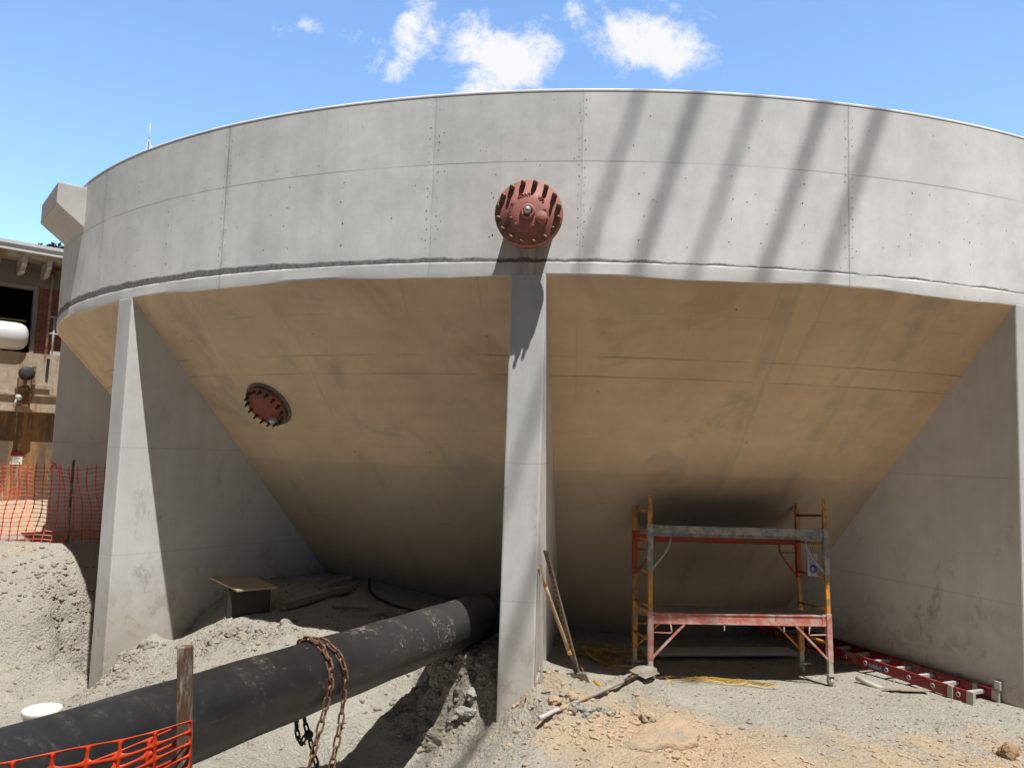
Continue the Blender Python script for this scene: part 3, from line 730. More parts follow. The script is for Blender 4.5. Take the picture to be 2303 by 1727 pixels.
# ------------------------------------------------------------------ chains
def chain(root, pts, pitch, wire, matl, start=0, wscale=.72):
    """links along a polyline; every link is an object sharing one mesh"""
    ln, wd = pitch+wire*1.7, pitch*wscale
    s_, R = (ln-wd)/2, wd/2-wire*.5
    path = []
    for k in range(9): a = pi*k/8; path.append((s_+R*sin(a)*1., R*cos(a), 0))
    for k in range(9): a = pi+pi*k/8; path.append((-s_+R*sin(a), R*cos(a), 0))
    m = MB(); m.tube(path, wire/2, 8, closed=True); base = m.build('link', matl); base.parent = root; first = True
    pts = [Vector(p) for p in pts]; acc = [0]
    for a, b in zip(pts, pts[1:]): acc.append(acc[-1]+(b-a).length)
    def at_(s):
        for i in range(len(pts)-1):
            if s <= acc[i+1] or i == len(pts)-2:
                f = (s-acc[i])/max(acc[i+1]-acc[i],1e-6); return pts[i].lerp(pts[i+1], f)
    n = int(acc[-1]/pitch); Wi = WM[root].inverted()
    for i in range(n):
        a, b = at_(i*pitch), at_((i+1)*pitch); d = (b-a).normalized(); c = (a+b)/2
        ref = Vector((.25,-1,.25)); y = (ref-d*ref.dot(d)).normalized(); z = d.cross(y)
        tw = (pi/2 if (i+start)%2 else 0) + pi/4*.0 + random.uniform(-.22,.22) + .5
        Y = y*cos(tw)+z*sin(tw); Z = d.cross(Y)
        Mx = Matrix(((d.x,Y.x,Z.x,c.x),(d.y,Y.y,Z.y,c.y),(d.z,Y.z,Z.z,c.z),(0,0,0,1)))
        o = base if first else bpy.data.objects.new('link', base.data)
        if not first: COL.objects.link(o); o.parent = root
        first = False
        o.matrix_basis = Wi @ Mx
def camray(u, v):
    fw = Vector((0,cos(PITCH),sin(PITCH))); rt = Vector((1,0,0)); up = rt.cross(fw)
    r = rt*cos(ROLL)+up*sin(ROLL); u_ = -rt*sin(ROLL)+up*cos(ROLL)
    return fw + r*((u-IMG_W/2)/F_PX) - u_*((v-IMG_H/2)/F_PX)
def at(u, v, y):                          # a surveyed point: photo bearing plus measured distance
    d = camray(u, v); return Vector((0,0,ZC)) + d*(y/d.y)
def wrap(s0, s1, th0, th1, n, off): return [pipe_pt(s0+(s1-s0)*k/n, th0+(th1-th0)*k/n, PRAD+off) for k in range(n+1)]
CH = .022
def near_front(u, v, y): return at(u, v, y)
ch1 = thing('lifting_chain', 'rusty brown lifting chain draped in two strands over the black pipe', 'chain', pipe_pt(1.6,pi/2,PRAD))
s1 = [*wrap(1.30,1.16,2.5,1.7,5,CH), *wrap(1.15,1.05,1.5,.0,10,CH), at(745,1537,5.83), at(739,1560,5.83), at(726,1613,5.80), at(700,1709,5.73), at(684,1768,5.69)]
s2 = [*wrap(1.26,1.20,2.2,1.75,3,CH), *wrap(1.20,1.255,1.6,.0,10,CH), at(777,1532,6.02), at(774,1560,6.02), at(771,1583,6.01), at(765,1634,5.98), at(746,1723,5.93), at(735,1775,5.9)]
chain(ch1, s1, .080, .0165, M_CHAIN)
k_ = thing('lifting_chain', 'rusty chain strand further right on the black pipe, hanging straight to the pit', 'chain', pipe_pt(1.25,pi/2,PRAD))
tag(ch1, 'rusty chain strand nearer the stake on the black pipe, its tail slanting left')
chain(k_, s2, .080, .0165, M_CHAIN)
ch2 = thing('hook_chain', 'dark looped chain with a round hook block hanging beneath the black pipe', 'chain', at(684,1615,6.05))
chain(ch2, [at(663,1585,6.05), at(666,1615,6.05), at(668,1652,6.05), at(677,1674,6.05), at(686,1655,6.05), at(692,1650,6.05)], .062, .016, M_CHAIN_SHADE)
chain(ch2, [at(681,1590,6.04), at(684,1615,6.04), at(689,1638,6.04), at(696,1656,6.04), at(700,1675,6.03), at(705,1695,6.02), at(714,1722,6.0), at(724,1765,5.98)], .062, .016, M_CHAIN_SHADE, 1)
m = MB(); c = at(694,1652,6.02); ax = (Vector((0,0,ZC))-c).normalized(); m.lathe([(0,-.02),(.03,-.02),(.036,-.012),(.036,.012),(.03,.02),(0,.02)], 20, org=c, axis=ax); m.build('hook_block', M_BOLTD, ch2)

# ------------------------------------------------------------------ stake and netting near the camera
st = thing('fence_stake', 'weathered brown wooden stake holding the near end of the orange netting', 'stake', at(415,1727,2.2))
m = MB(); a, b = at(417,1452,2.2), at(414,1727,2.2); b = a + (b-a)*3.4
m.bar(b, a, .036, .030, up=(0,-1,0)); o_ = m.build('stake_post', M_STAKE, st, bevel=.003)
def net_sheet(name, fn, nu, nv, cu, cv, mtl, hole=.82, parent=None, thick=.0016):
    """moulded barrier net: cells cu x cv with rounded openings, laid over fn(u, v)"""
    bm = bmesh.new(); n = 20; cache = {}
    def vert(u, v):
        key = (round(u,5), round(v,5))
        if key not in cache: cache[key] = bm.verts.new(fn(u, v))
        return cache[key]
    for i in range(nu):
        for j in range(nv):
            uc, vc = (i+.5)*cu, (j+.5)*cv; O, I = [], []
            for k in range(n):
                t = 2*pi*(k+.5)/n; ct, s_ = cos(t), sin(t)
                q = max(abs(ct), abs(s_)); O.append(vert(uc+ct/q*cu/2, vc+s_/q*cv/2))
                e = 2/3.4; hx, hy = cu/2*(1-.10), cv/2*(1-.19)
                I.append(vert(uc+hx*math.copysign(abs(ct)**e,ct), vc+hy*math.copysign(abs(s_)**e,s_)))
            for k in range(n):
                k2 = (k+1)%n
                q = [O[k],O[k2],I[k2],I[k]]
                if len(set(q)) >= 3:
                    try: f = bm.faces.new(q); f.smooth = True
                    except ValueError: pass
    me = bpy.data.meshes.new(name)
    if parent is not None: bm.transform(WM[parent].inverted())
    bm.to_mesh(me); bm.free(); me.materials.append(mtl)
    o = bpy.data.objects.new(name, me); COL.objects.link(o); o.parent = parent
    if thick: sd = o.modifiers.new('thick','SOLIDIFY'); sd.thickness = thick; sd.offset = 0
    return o
net = thing('safety_netting', 'bright orange plastic safety netting in the bottom left corner, tied to the stake', 'netting', at(300,1727,2.1))
# layer 1: top edge rises from the left frame edge to the stake
A0, A1 = at(-330,1755,1.92), at(433,1617,2.165)
Lx = (A1-A0).length; ex = (A1-A0)/Lx; dn = Vector((.015,-.06,-1)).normalized()
def lay1(u, v):
    k = 1-u/Lx; sag = -.020*sin(pi*min(1,u/Lx)) ; wav = .012*sin(u*17+v*9)+.010*sin(u*6.3+1)
    w = v*(1 - .30*math.exp(-((Lx-u)/.10)**2))
    return A0 + ex*u + dn*w + Vector((0,wav,sag))
cu = Lx/9
net_sheet('net_panel', lay1, 9, 8, cu, .046, M_NET, parent=net)
B0, B1 = at(-60,1790,2.03), at(392,1640,2.20)
Lb = (B1-B0).length; eb = (B1-B0)/Lb
def lay2(u, v):
    wav = .014*sin(u*13+2)+.008*sin(v*30+u*8)
    return B0 + eb*u + dn*v + Vector((0,wav+.03,-.016*sin(pi*min(1,u/Lb))))
net_sheet('net_fold', lay2, 6, 7, Lb/6, .046, M_NET, parent=net)

# ------------------------------------------------------------------ orange fence on the bank
ff = thing('barrier_fence', 'orange mesh barrier fence strung along the top of the dirt bank', 'fence', (-7.3,12.3,.66))
m = MB()
fx = [(-12.5,12.05),(-9.6,12.1),(-8.0,12.3),(-7.25,12.38),(-6.95,12.42),(-6.3,12.75),(-5.3,13.3)]
flen = [0]
for a, b in zip(fx, fx[1:]): flen.append(flen[-1]+math.dist(a,b))
def fpos(s, h):
    for i in range(len(fx)-1):
        if s <= flen[i+1] or i == len(fx)-2:
            f = (s-flen[i])/(flen[i+1]-flen[i]); x, y = fx[i][0]+(fx[i+1][0]-fx[i][0])*f, fx[i][1]+(fx[i+1][1]-fx[i][1])*f; break
    corner = flen[3]
    top = 1.25+.02*sin(s*3)+.05*math.exp(-((s-corner-.9)/.5)**2)
    z = .68 + h*top/1.25 + .012*sin(s*9+h*4)
    b_ = .04*sin(s*2.3+h*3.1)+.03*sin(h*5+s)+.02*sin(s*7+h*9)
    lean = -.09*(h-.6) if s > corner else .03*h
    return Vector((x+lean, y+b_, z))
S = flen[-1]; du, dv = .125, .066; nu, nv = int(S/du), 19
for i in range(nu+1):
    for j in range(nv):
        s, h = i*du, j*dv
        p, q = fpos(s,h), fpos(s,h+dv); w = .0085
        ex_ = Vector((w,0,0)); m.quad(p-ex_, p+ex_, q+ex_, q-ex_)
        r_ = .016; e2 = Vector((0,-.002,0)); m.quad(p+e2+Vector((-r_,0,-.010)), p+e2+Vector((r_,0,-.010)), p+e2+Vector((r_,0,.010)), p+e2+Vector((-r_,0,.010)))
        if i < nu and random.random() > .03:
            a, b = fpos(s,h), fpos(s+du,h); ez = Vector((0,0,.0048)); tw = Vector((0,.004,0)); m.quad(a-ez-tw, b-ez-tw, b+ez+tw, a+ez+tw)
m.build('mesh_panel', M_NETF, ff, normals=False)
for (u,v) in ((124,1042),(30,1100)):
    m = MB(); c = at(u,v,12.25)
    for _ in range(7):
        d = Vector((random.uniform(-.1,.1),random.uniform(-.05,.02),random.uniform(-.12,.07))); m.bar(c, c+d, .014, .006)
    m.build('torn_end', M_NETF, ff)
po = thing('fence_post', 'thin dark leaning post behind the shaded end of the orange fence', 'post', (-6.88,12.1,.6))
m = MB(); m.tube([at(150,1240,12.1), at(157,1140,12.15), at(166,1034,12.2)], .020, 8); m.build('post_shaft', M_STAKE, po)
bk = thing('plastic_bucket', 'cream bucket with a white lid standing beyond the black pipe', 'bucket', (-4.04,6.95,-.385))
m = MB(); m.lathe([(0,.0),(.125,.0),(.145,.35),(.150,.352),(.150,.358),(.146,.36),(.146,.385)], 36, org=(-4.04,6.95,-.385)); m.build('bucket_body', M_BUCK, bk)
m = MB(); m.lathe([(.152,.350),(.158,.352),(.158,.384),(.150,.392),(.135,.388),(0,.390)], 36, org=(-4.04,6.95,-.385)); m.build('lid', M_LID, bk)

# ------------------------------------------------------------------ rolling scaffold
yw, pt, rl = .0843, -.0801, .0015; SL, SD, SH = 2.088, .704, 2.074
Rz, Rx, Ry = Matrix.Rotation(yw,3,'Z'), Matrix.Rotation(pt,3,'X'), Matrix.Rotation(rl,3,'Y')
RS = Rz@Rx@Ry; MS = Matrix.Translation((1.648,8.72,-.128)) @ RS.to_4x4()
sc = thing('rolling_scaffold', 'small yellow and red rolling scaffold with two decks parked under the tank', 'scaffold', (1.648,8.72,-.128), RS)
PW = .047
def sbox(lo, hi): 
    m = MB(MS); m.box(lo, hi); return m
for x, side in ((0,'l'),(SL,'r')):
    m = MB(MS)
    for y in (0,SD):
        m.box((x-PW/2,y-PW/2,.20),(x+PW/2,y+PW/2,SH-.10)); m.cyl((x,y,SH-.10),(x,y,SH+.02),.017,10)
    fr = m.build('end_frame', M_YEL, sc, bevel=.004)
    zs = (.46,.83,1.20,1.57,1.90)
    for z in zs:
        m = MB(MS); m.tube([(x,PW/2,z),(x,SD-PW/2,z)], .015, 8); m.build('rung', M_YEL if z<1.8 or x==0 else M_BOLT, fr)
    for y in (0,SD):
        m = MB(MS); m.box((x-PW/2-.002,y-PW/2-.002,.13),(x+PW/2+.002,y+PW/2+.002,.27 if y==0 else .42)); m.build('dusty_foot', M_DUST if (y==0) else M_YELD, fr, bevel=.003)
        # caster: stem, fork, wheel, brake lever
        cs_ = sbox((x-.04,y-.045,.105),(x+.04,y+.045,.128)).build('caster', M_DUST, sc)
        for fx_ in (-.027,.027): m = MB(MS); m.box((x+fx_-.003,y-.03,.03),(x+fx_+.003,y+.035,.105)); m.build('fork_arm', M_DUST, cs_)
        m = MB(MS); m.lathe([(0,-.02),(.048,-.02),(.055,-.012),(.055,.012),(.048,.02),(0,.02)], 20, org=(x,y+.012,.052), axis=(1,0,0)); m.build('wheel', M_DUST, cs_)
        m = MB(MS); m.bar((x+.02,y-.03,.115),(x+.085,y-.055,.125),.02,.012); m.build('brake_lever', M_DUST, cs_)
def deck(z0, fmat, bmat, bracef, braceb, low, drop=0):
    for y, mt, bt, out in ((0,fmat,bracef,-1),(SD,bmat,braceb,1)):
        yy = y+out*.004; z = z0-(drop if out>0 else 0)
        # channel rail: web with two flanges
        m = MB(MS); m.box((.03,yy-.004,z),(SL-.03,yy+.004,z+.105)); m.box((.03,yy-.016,z-.006),(SL-.03,yy+.016,z+.006)); m.box((.03,yy-.016,z+.099),(SL-.03,yy+.016,z+.111))
        r = m.build('side_rail', mt, sc)
        for x in (0,SL):
            m = MB(MS); w = PW/2+.007
            lo_, hi_ = (z-.40, z+.13) 
            m.box((x-w,y-w,lo_),(x+w,y+w,hi_)); g = .075 if x==0 else -.075
            m.box((min(x,x+g),yy-.012,z-.008),(max(x,x+g),yy+.012,z+.122)); m.build('slide_bracket', mt, sc, bevel=.004)
            m = MB(MS); m.lathe([(0,-.008),(.009,-.008),(.009,.0),(0,.0)], 8, org=(x+g*.55,yy+out*.014,z+.085), axis=(0,out,0)); m.build('pin_hole', M_HOSE, sc)
        for x, d in ((0,1),(SL,-1)):
            m = MB(MS)
            if low: m.bar((x+d*PW/2,yy,z-.37),(x+d*.39,yy,z-.01),.020,.030,up=(0,1,0))
            else: m.tube([(x+d*PW/2,yy,z-.38),(x+d*.17,yy,z-.20),(x+d*.235,yy,z-.09),(x+d*.24,yy,z-.0)],.014,8)
            m.build('brace', bt, sc)
            if low or out > 0:
                m = MB(MS); hx = x+d*.03
                m.tube([(hx,yy+out*.01,z-.10),(hx+d*.20,yy+out*.01,z-.105),(hx+d*.215,yy+out*.01,z-.09),(hx+d*.20,yy+out*.01,z-.01)],.008,6); m.build('latch_rod', bt, sc)
    m = MB(MS); a_, b_ = z0+.085, z0-drop+.085; vs_ = [m._v(p) for p in ((.05,.02,a_),(SL-.05,.02,a_),(SL-.05,SD-.02,b_),(.05,SD-.02,b_),(.05,.02,a_+.019),(SL-.05,.02,a_+.019),(SL-.05,SD-.02,b_+.019),(.05,SD-.02,b_+.019))]; [m.face([vs_[i] for i in f]) for f in ((3,2,1,0),(4,5,6,7),(0,1,5,4),(1,2,6,5),(2,3,7,6),(3,0,4,7))]; m.build('deck_board', M_DECK, sc)
deck(.655, M_PINK, M_YEL, M_PINK, M_YEL, True)
deck(1.625, M_GREY, M_SRED, M_GREY, M_SRED, False, .09)
m = MB(MS)
for x in (.85,1.55): m.bar((x,-.02,.64),(x,-.02,.585),.010,.010)
m.build('hanging_pin', M_DUST, sc)
# inspection tag hanging on the right frame
tg = thing('scaffold_tag', 'white and blue inspection card hanging on the right end of the scaffold', 'tag', MS@Vector((SL-.12,.12,1.3)), RS)
Mt = MS @ Matrix.Translation((SL-.115,.10,1.33)) @ Matrix.Rotation(radians(2),4,'Y') @ Matrix.Rotation(radians(12),4,'Z')
m = MB(Mt); m.box((-.068,-.0015,-.13),(.068,.0015,.13)); m.build('card', mat('card_pale', (.50,.52,.58), .4, var=.1), tg)
m = MB(Mt); m.box((-.050,-.0045,.092),(.005,-.0025,.110)); m.build('red_heading', M_SRED, tg)
m = MB(Mt); m.lathe([(.022,0),(.052,0),(.052,.002),(.022,.002)], 28, org=(.006,-.0035,-.05), axis=(0,-1,0)); m.build('round_emblem', mat('emblem_blue', (.10,.12,.30), .4, var=.2), tg)
m = MB(Mt); [m.box((-.05,-.0035,z),(random.uniform(.01,.05),-.0020,z+.006)) for z in (.065,.05,.035,.02)]; m.build('print_lines', mat('print_grey_blue', (.28,.30,.42), .5), tg)
m = MB(Mt); m.tube([(-.02,0,.125),(0,.0,.20),(.03,.01,.25)],.003,5); m.build('tie_wire', M_HOSE, tg)

# ------------------------------------------------------------------ ladder on the ground
ladd = Vector((-.3875,.9219,0)); lax = Vector((ladd.y,-ladd.x,0)); lo = Vector((4.955,8.26,0))
lend = lo + ladd*3.9
zl = max(gh(*(lo+ladd*a_+lax*b_).xy) for a_ in (0,.3,.6,1.,1.4,1.8,2.2) for b_ in (0,.2,.395)); lo.z = zl+.004; lend.z = zl+.03
ldir = (lend-lo).normalized(); LR = Matrix((lax, ldir, lax.cross(ldir))).transposed(); ML = Matrix.Translation(lo) @ LR.to_4x4()
ld = thing('extension_ladder', 'red fibreglass ladder with pale rungs lying flat against the right buttress', 'ladder', lo, LR)
LW, LH, LL = .395, .118, 3.9
for x, d in ((0,1),(LW,-1)):
    m = MB(ML); m.box((x-.004,0,0),(x+.004,LL,LH)); m.box((min(x,x+d*.034),0,LH-.006),(max(x,x+d*.034),LL,LH)); m.box((min(x,x+d*.034),0,0),(max(x,x+d*.034),LL,.006)); r = m.build('side_rail', M_LRED, ld)
    m = MB(ML); m.box((x-.020,-.02,-.01),(x+.020,.06,LH+.012)); m.build('end_shoe', M_DUST, r, bevel=.003)
    m = MB(ML); m.box((x-.018,.22,-.004),(x+.018,.28,LH+.01)); m.build('rail_bracket', M_DUST, r, bevel=.003)
for i in range(12):
    y = .16+.305*i
    m = MB(ML); m.box((.006,y-.021,LH*.5-.021),(LW-.006,y+.021,LH*.5+.021)); r = m.build('rung', M_ALU, ld, bevel=.006)
    for x, d in ((-.004,-1),(LW+.004,1)):
        m = MB(ML); m.lathe([(.016,0),(.026,0),(.026,.006),(.016,.006)], 20, org=(x,y,LH*.5), axis=(d,0,0)); m.build('rung_ferrule', M_ALU, r)
        m = MB(ML); m.lathe([(0,.002),(.0165,.002)], 14, org=(x,y,LH*.5), axis=(d,0,0)); m.build('rung_bore', M_ALUD, r)
m = MB(ML); m.box((LW-.02,-.035,LH),(LW+.02,.03,LH+.09)); m.build('foot_plate', M_ALU, ld, bevel=.004)
m = MB(ML); m.box((-.0065,1.115,.024),(-.0045,1.345,.084)); lab = m.build('label_plate', M_BLUE, ld)
m = MB(ML)
for k in range(9):
    y = 1.325-.02*k; m.prism([(-.008,y,.042),(-.008,y-.006,.042),(-.008,y-.014,.064+.010*(k in (0,3,5,8))),(-.008,y-.008,.064+.010*(k in (0,3,5,8)))], (0,0,0), (.001,0,0))
m.box((-.0085,1.14,.034),(-.007,1.32,.037)); m.build('label_script', M_WHITE, lab)

# ------------------------------------------------------------------ tools
def shovel(name, label, tip, top, parts, face, grp=None):
    """long handled shovel: parts = [(fraction from, to, material)] along the handle, blade at the tip"""
    tip, top = Vector(tip), Vector(top); d = (top-tip).normalized(); L = (top-tip).length
    t = thing(name, label, 'shovel', tip)
    m = MB(); f0 = Vector(face); x = d.cross(f0).normalized(); f = x.cross(d)
    rows = []                                    # dished blade
    for k in range(9):
        u = k/8; w = (.115*(1-.0*u))*(sin(min(1,u*1.9+.08)*pi/2)) if u<.55 else .115-.02*(u-.55)
        row = []
        for j in range(7):
            v = -1+2*j/6; row.append(m._v(tip + d*(u*.29) + x*v*w + f*(-.03*(1-v*v)*sin(pi*min(u+.15,1)) + .012)))
        rows.append(row)
    for a, b in zip(rows, rows[1:]):
        for j in range(6):
            q = m.face([a[j],a[j+1],b[j+1],b[j]])
            if q: q.smooth = True
    bl = m.build('blade', M_STEEL, t); sd = bl.modifiers.new('t','SOLIDIFY'); sd.thickness = .004
    m = MB(); m.tube([tip+d*.22, tip+d*.33, tip+d*.50], .02, 10, rad=[.012,.024,.020]); m.build('socket', M_BOLTD, t)
    for a, b, mt in parts:
        m = MB(); pa_, pb_ = tip+d*L*a, tip+d*L*b
        m.tube([pa_.lerp(pb_,k/6)+Vector((0,0,.003*sin(k))) for k in range(7)], .0185 if mt is not M_HAND else .0205, 12); m.build('handle', mt, t)
    return t
shovel('round_shovel', 'upright shovel with an orange-tipped handle leaning on the middle buttress', (.845,8.03,-.06), (.318,7.52,1.285),
       [(.33,.36,M_HAND),(.36,.86,M_HANDW),(.86,1.,M_HAND)], (-.4,-.8,.1))
shovel('round_shovel', 'shovel lying on the dirt heap with orange bands on its handle', (1.56,8.02,.235), (.335,6.95,.062),
       [(.20,.27,M_HAND),(.27,.62,M_HANDG),(.62,.845,M_HAND),(.845,1.,M_HANDL)], (.1,-.1,.9))
ch = thing('perforated_channel', 'rusty perforated steel channel leaning beside the upright shovel', 'steel bar', (.83,8.25,-.05))
a, b = Vector((.835,8.22,-.06)), Vector((.385,7.72,1.42)); d = (b-a).normalized(); x = d.cross(Vector((-.5,-.8,0))).normalized(); f = x.cross(d)
m = MB(); m.bar(a, b, .041, .005, up=f); m.bar(a+x*.019-f*.012, b+x*.019-f*.012, .004, .024, up=f); m.bar(a-x*.019-f*.012, b-x*.019-f*.012, .004, .024, up=f); m.build('channel_body', M_CHAN, ch)
m = MB()
for k in range(26): 
    c = a+d*(.05+.058*k); s_ = f if f.y<0 else -f; m.prism([c-x*.007-d*.012+s_*.0035, c+x*.007-d*.012+s_*.0035, c+x*.007+d*.012+s_*.0035, c-x*.007+d*.012+s_*.0035], (0,0,0), s_*.001)
m.build('slot_row', M_HOSE, ch)
yh = thing('yellow_tool_handle', 'short yellow handle poking from the dirt behind the lying shovel', 'tool handle', at(1377,1558,7.9))
m = MB(); m.tube([at(1336,1532,8.15), at(1358,1546,8.0), at(1379,1559,7.88)], .021, 12); m.build('grip', mat('yellow_grip', (.62,.40,.06), .6, var=.25, scale=20), yh)
# pale timber strip standing at the buttress edge
ts = thing('timber_strip', 'narrow pale timber strip standing upright at the middle buttress edge', 'timber', (.30,7.47,.1))
m = MB(); a, b = at(1218,1552,7.45), at(1217,1268,7.47); m.bar(a, b, .026, .018, up=(0,-1,0)); m.build('strip', mat('pale_timber', (.46,.43,.37), .85, var=.3, scale=6), ts, bevel=.002)

# ------------------------------------------------------------------ odds and ends in the shade
def lie(name, label, cat, p0, p1, w, h, mt, tilt=0, part='board'):
    p0, p1 = Vector(p0), Vector(p1); t = thing(name, label, cat, (p0+p1)/2)
    m = MB(); m.bar(p0, p1, w, h, up=(sin(tilt),0,cos(tilt))); m.build(part, mt, t, bevel=.003); return t
def gz_(x, y, h): return (x, y, gh(x,y)+h)
lie('grey_plank', 'long grey plank lying in the shade behind the scaffold', 'plank', (1.80,10.15,gh(1.8,10.15)+.06), (3.86,10.45,gh(3.86,10.45)+.06), .28, .045, M_PLANK)
lie('old_board', 'dark old board lying in the shade behind the black pipe', 'board', gz_(-2.78,9.75,.05), gz_(-2.10,10.75,.07), .14, .045, M_WOOD)
lie('timber_offcut', 'small timber offcut lying behind the dark old board', 'board', gz_(-2.5,10.9,.04), gz_(-2.25,11.25,.10), .08, .04, M_PLYD)
lie('timber_block', 'pale timber block beside the top of the black pipe in the shade', 'timber', gz_(-1.72,9.85,.10), gz_(-1.38,9.95,.10), .07, .06, M_PLYD)
lie('thin_stick', 'thin dark stick lying between the old board and the pipe', 'stick', gz_(-2.2,9.95,.03), gz_(-1.75,10.05,.03), .03, .025, M_WOOD)
hs = thing('black_hose', 'curved black hose lying on the shaded ground beyond the pipe', 'hose', gz_(-1.7,10.8,.02))
m = MB(); m.tube([gz_(x,y,.03+.05*(k==0)) for k,(x,y) in enumerate(((-2.0,11.4),(-1.92,11.0),(-1.75,10.6),(-1.5,10.4),(-1.2,10.3),(-.9,10.35)))], .018, 8); m.build('hose_line', M_HOSE, hs)
ply = thing('plywood_sheet', 'plywood sheet lying flat on a dark block beside the left buttress', 'plywood', (-3.2,9.55,.6))
pz = .605
pc = [at(470,1305,10.3), at(533,1327,9.45), at(624,1321,9.75), at(570,1300,10.45)]
for p_ in pc: p_.z = pz
m = MB(); m.prism(pc, (0,0,-.022), (0,0,0)); m.build('sheet', M_PLY, ply)
blk = thing('dark_block', 'dark square block carrying the plywood sheet', 'block', (-3.3,9.75,.3))
m = MB(); m.box((-.26,-.20,.0),(.24,.20,.345), Matrix.Rotation(radians(16),3,'Z'), (-3.22,9.85,.235)); m.build('block_body', mat('dark_concrete_block', (.045,.04,.036), .9, var=.4, scale=6), blk, bevel=.01)
rp = thing('cord_heap', 'tangled yellow cord heaped in the shade behind the leaning tools', 'cord', (1.35,9.7,-.1))
m = MB()
for k in range(9):
    cx, cy, r0 = 1.12+random.uniform(-.15,.2), 9.75+random.uniform(-.25,.25), random.uniform(.12,.34); ph = random.uniform(0,6.28); el = random.uniform(.5,1.1); n = 26
    hh = random.uniform(.02,.16)
    pts = []
    for i in range(n):
        t_ = ph+2*pi*i/n*random.choice((1,1)); x = cx+r0*cos(t_)*(1+.2*sin(3*t_+k)); y = cy+r0*el*sin(t_)
        pts.append((x, y, gh(x,y)+.015+hh*(.6+.5*sin(t_*2+k))))
    m.tube(pts, .0075, 6, closed=True)
for pl in (((1.25,9.8),(1.6,9.9),(1.9,10.0),(2.1,10.1)),((1.2,9.3),(1.5,9.05),(1.75,8.95),(2.0,9.05)),((.95,9.5),(.85,9.1),(.92,8.9)),((1.3,9.6),(1.7,9.75),(2.0,9.8))):
    m.tube([gz_(x,y,.03+.08*(i in (1,))) for i,(x,y) in enumerate(pl)], .0075, 6)
m.build('cord_loops', M_ROPE, rp)
rp = thing('loose_cord', 'thin orange cord straggling over the ground between the scaffold wheels', 'cord', (2.6,8.85,-.1))
m = MB()
for k in range(6):
    x0 = 1.85+random.uniform(0,.5); y0 = 8.95+random.uniform(-.06,.1); pts = []
    for i in range(16): x = x0+.06*i; y = y0+.05*sin(i*.9+k*1.7)-.006*i; pts.append((x,y,gh(x,y)+.012+.015*abs(sin(i+k))))
    m.tube(pts, .006, 6)
m.build('cord_strands', M_ROPE, rp)
yt = thing('yellow_tape_strip', 'pale yellow tape strip at the shadow edge before the scaffold', 'tape', (2.5,8.72,-.1))
m = MB(); pts = [Vector(gz_(2.28+.07*i, 8.80-.02*sin(i*.8)-.012*i, .022+.012*sin(i*1.3))) for i in range(12)]
for a, b in zip(pts, pts[1:]): m.bar(a, b, .022, .004)
m.build('tape', M_TAPE, yt)
pv = thing('pale_pipe_piece', 'short pale pipe lying on the ground between scaffold and ladder', 'pipe', gz_(4.25,8.9,.03))
m = MB(); m.tube([at(1927,1524,9.1), at(1955,1537,8.95), at(1988,1550,8.82)], .028, 14); m.build('pipe_body', M_PVC, pv)
for i,(u0,v0,u1,v1,lbl) in enumerate(((1985,1550,2040,1538,'broken pale wood splinter nearest the short pale pipe'),(2000,1552,2048,1548,'flat wood splinter lying below the ladder rail'),(2022,1538,2085,1560,'wider wood scrap reaching under the ladder'))):
    a, b = at(u0,v0,8.75-.03*i), at(u1,v1,8.72-.03*i); a.z = gh(a.x,a.y)+.03; b.z = gh(b.x,b.y)+.03
    lie('wood_scrap', lbl, 'wood scrap', a, b, .05+.03*i, .012, M_PLYD, .2*i-.1, 'scrap')
st_ = thing('dead_stick', 'crooked stick on the dirt behind the upright shovel', 'stick', at(1290,1540,8.0))
m = MB(); m.tube([at(1252,1533,8.1), at(1275,1541,8.0), at(1295,1546,7.95), at(1312,1550,7.95)], .012, 6); m.build('stick', M_WOOD, st_)

# ------------------------------------------------------------------ rocks and clods one can tell apart
def rock(name, label, cat, x, y, r, sq, mt, seed, rot=0, sink=.25, amp=.4, sub=4):
    vs, fs = rock_verts(1., seed, (1,1,1), sub, amp)
    M = np.array([[cos(rot),-sin(rot),0],[sin(rot),cos(rot),0],[0,0,1]])
    vs = (vs*np.array(sq)*r)@M.T + [x, y, gh(x,y)+sq[2]*r*(1-sink*2)*.8]
    me = bpy.data.meshes.new(name); me.from_pydata(vs.tolist(), [], fs.tolist()); me.materials.append(mt)
    for p in me.polygons: p.use_smooth = sub > 2
    o = bpy.data.objects.new(name, me); COL.objects.link(o); tag(o, label, cat); return o
M_CLODG = mat('grey_clod', (.42,.395,.34), .95, var=.4, scale=6, bmp=.9, bdist=.03, dirt=(.30,.26,.20), dirt_amt=.35, dirt_scale=5)
rr_ = random.Random(5)
def clods(n, xr, yr, lift, rr, label, group):
    for k in range(n):
        x, y = rr_.uniform(*xr), rr_.uniform(*yr); r = rr*rr_.uniform(.55,1.35)
        vs, fs = rock_verts(1., 30+k+int(xr[0]*10), (1,1,1), 3, .6)
        a = rr_.uniform(0,6.28); M = np.array([[cos(a),-sin(a),0],[sin(a),cos(a),0],[0,0,1]])
        vs = (vs*np.array((1.2,.85,.75))*r)@M.T + [x, y, gh(x,y)+lift*r]
        me = bpy.data.meshes.new('broken_clod'); me.from_pydata(vs.tolist(), [], fs.tolist()); me.materials.append(M_CLODG)
        o = bpy.data.objects.new('broken_clod', me); COL.objects.link(o); tag(o, label, 'clod', group)
clods(26, (-.80,-.12), (7.9,8.35), .05, .075, 'grey broken clod on the cut earth face below the black pipe', 'clods on the cut face below the pipe')
clods(20, (-3.35,-2.55), (8.75,9.25), .0, .070, 'grey broken clod on the dirt ridge above the black pipe', 'clods on the ridge above the pipe')
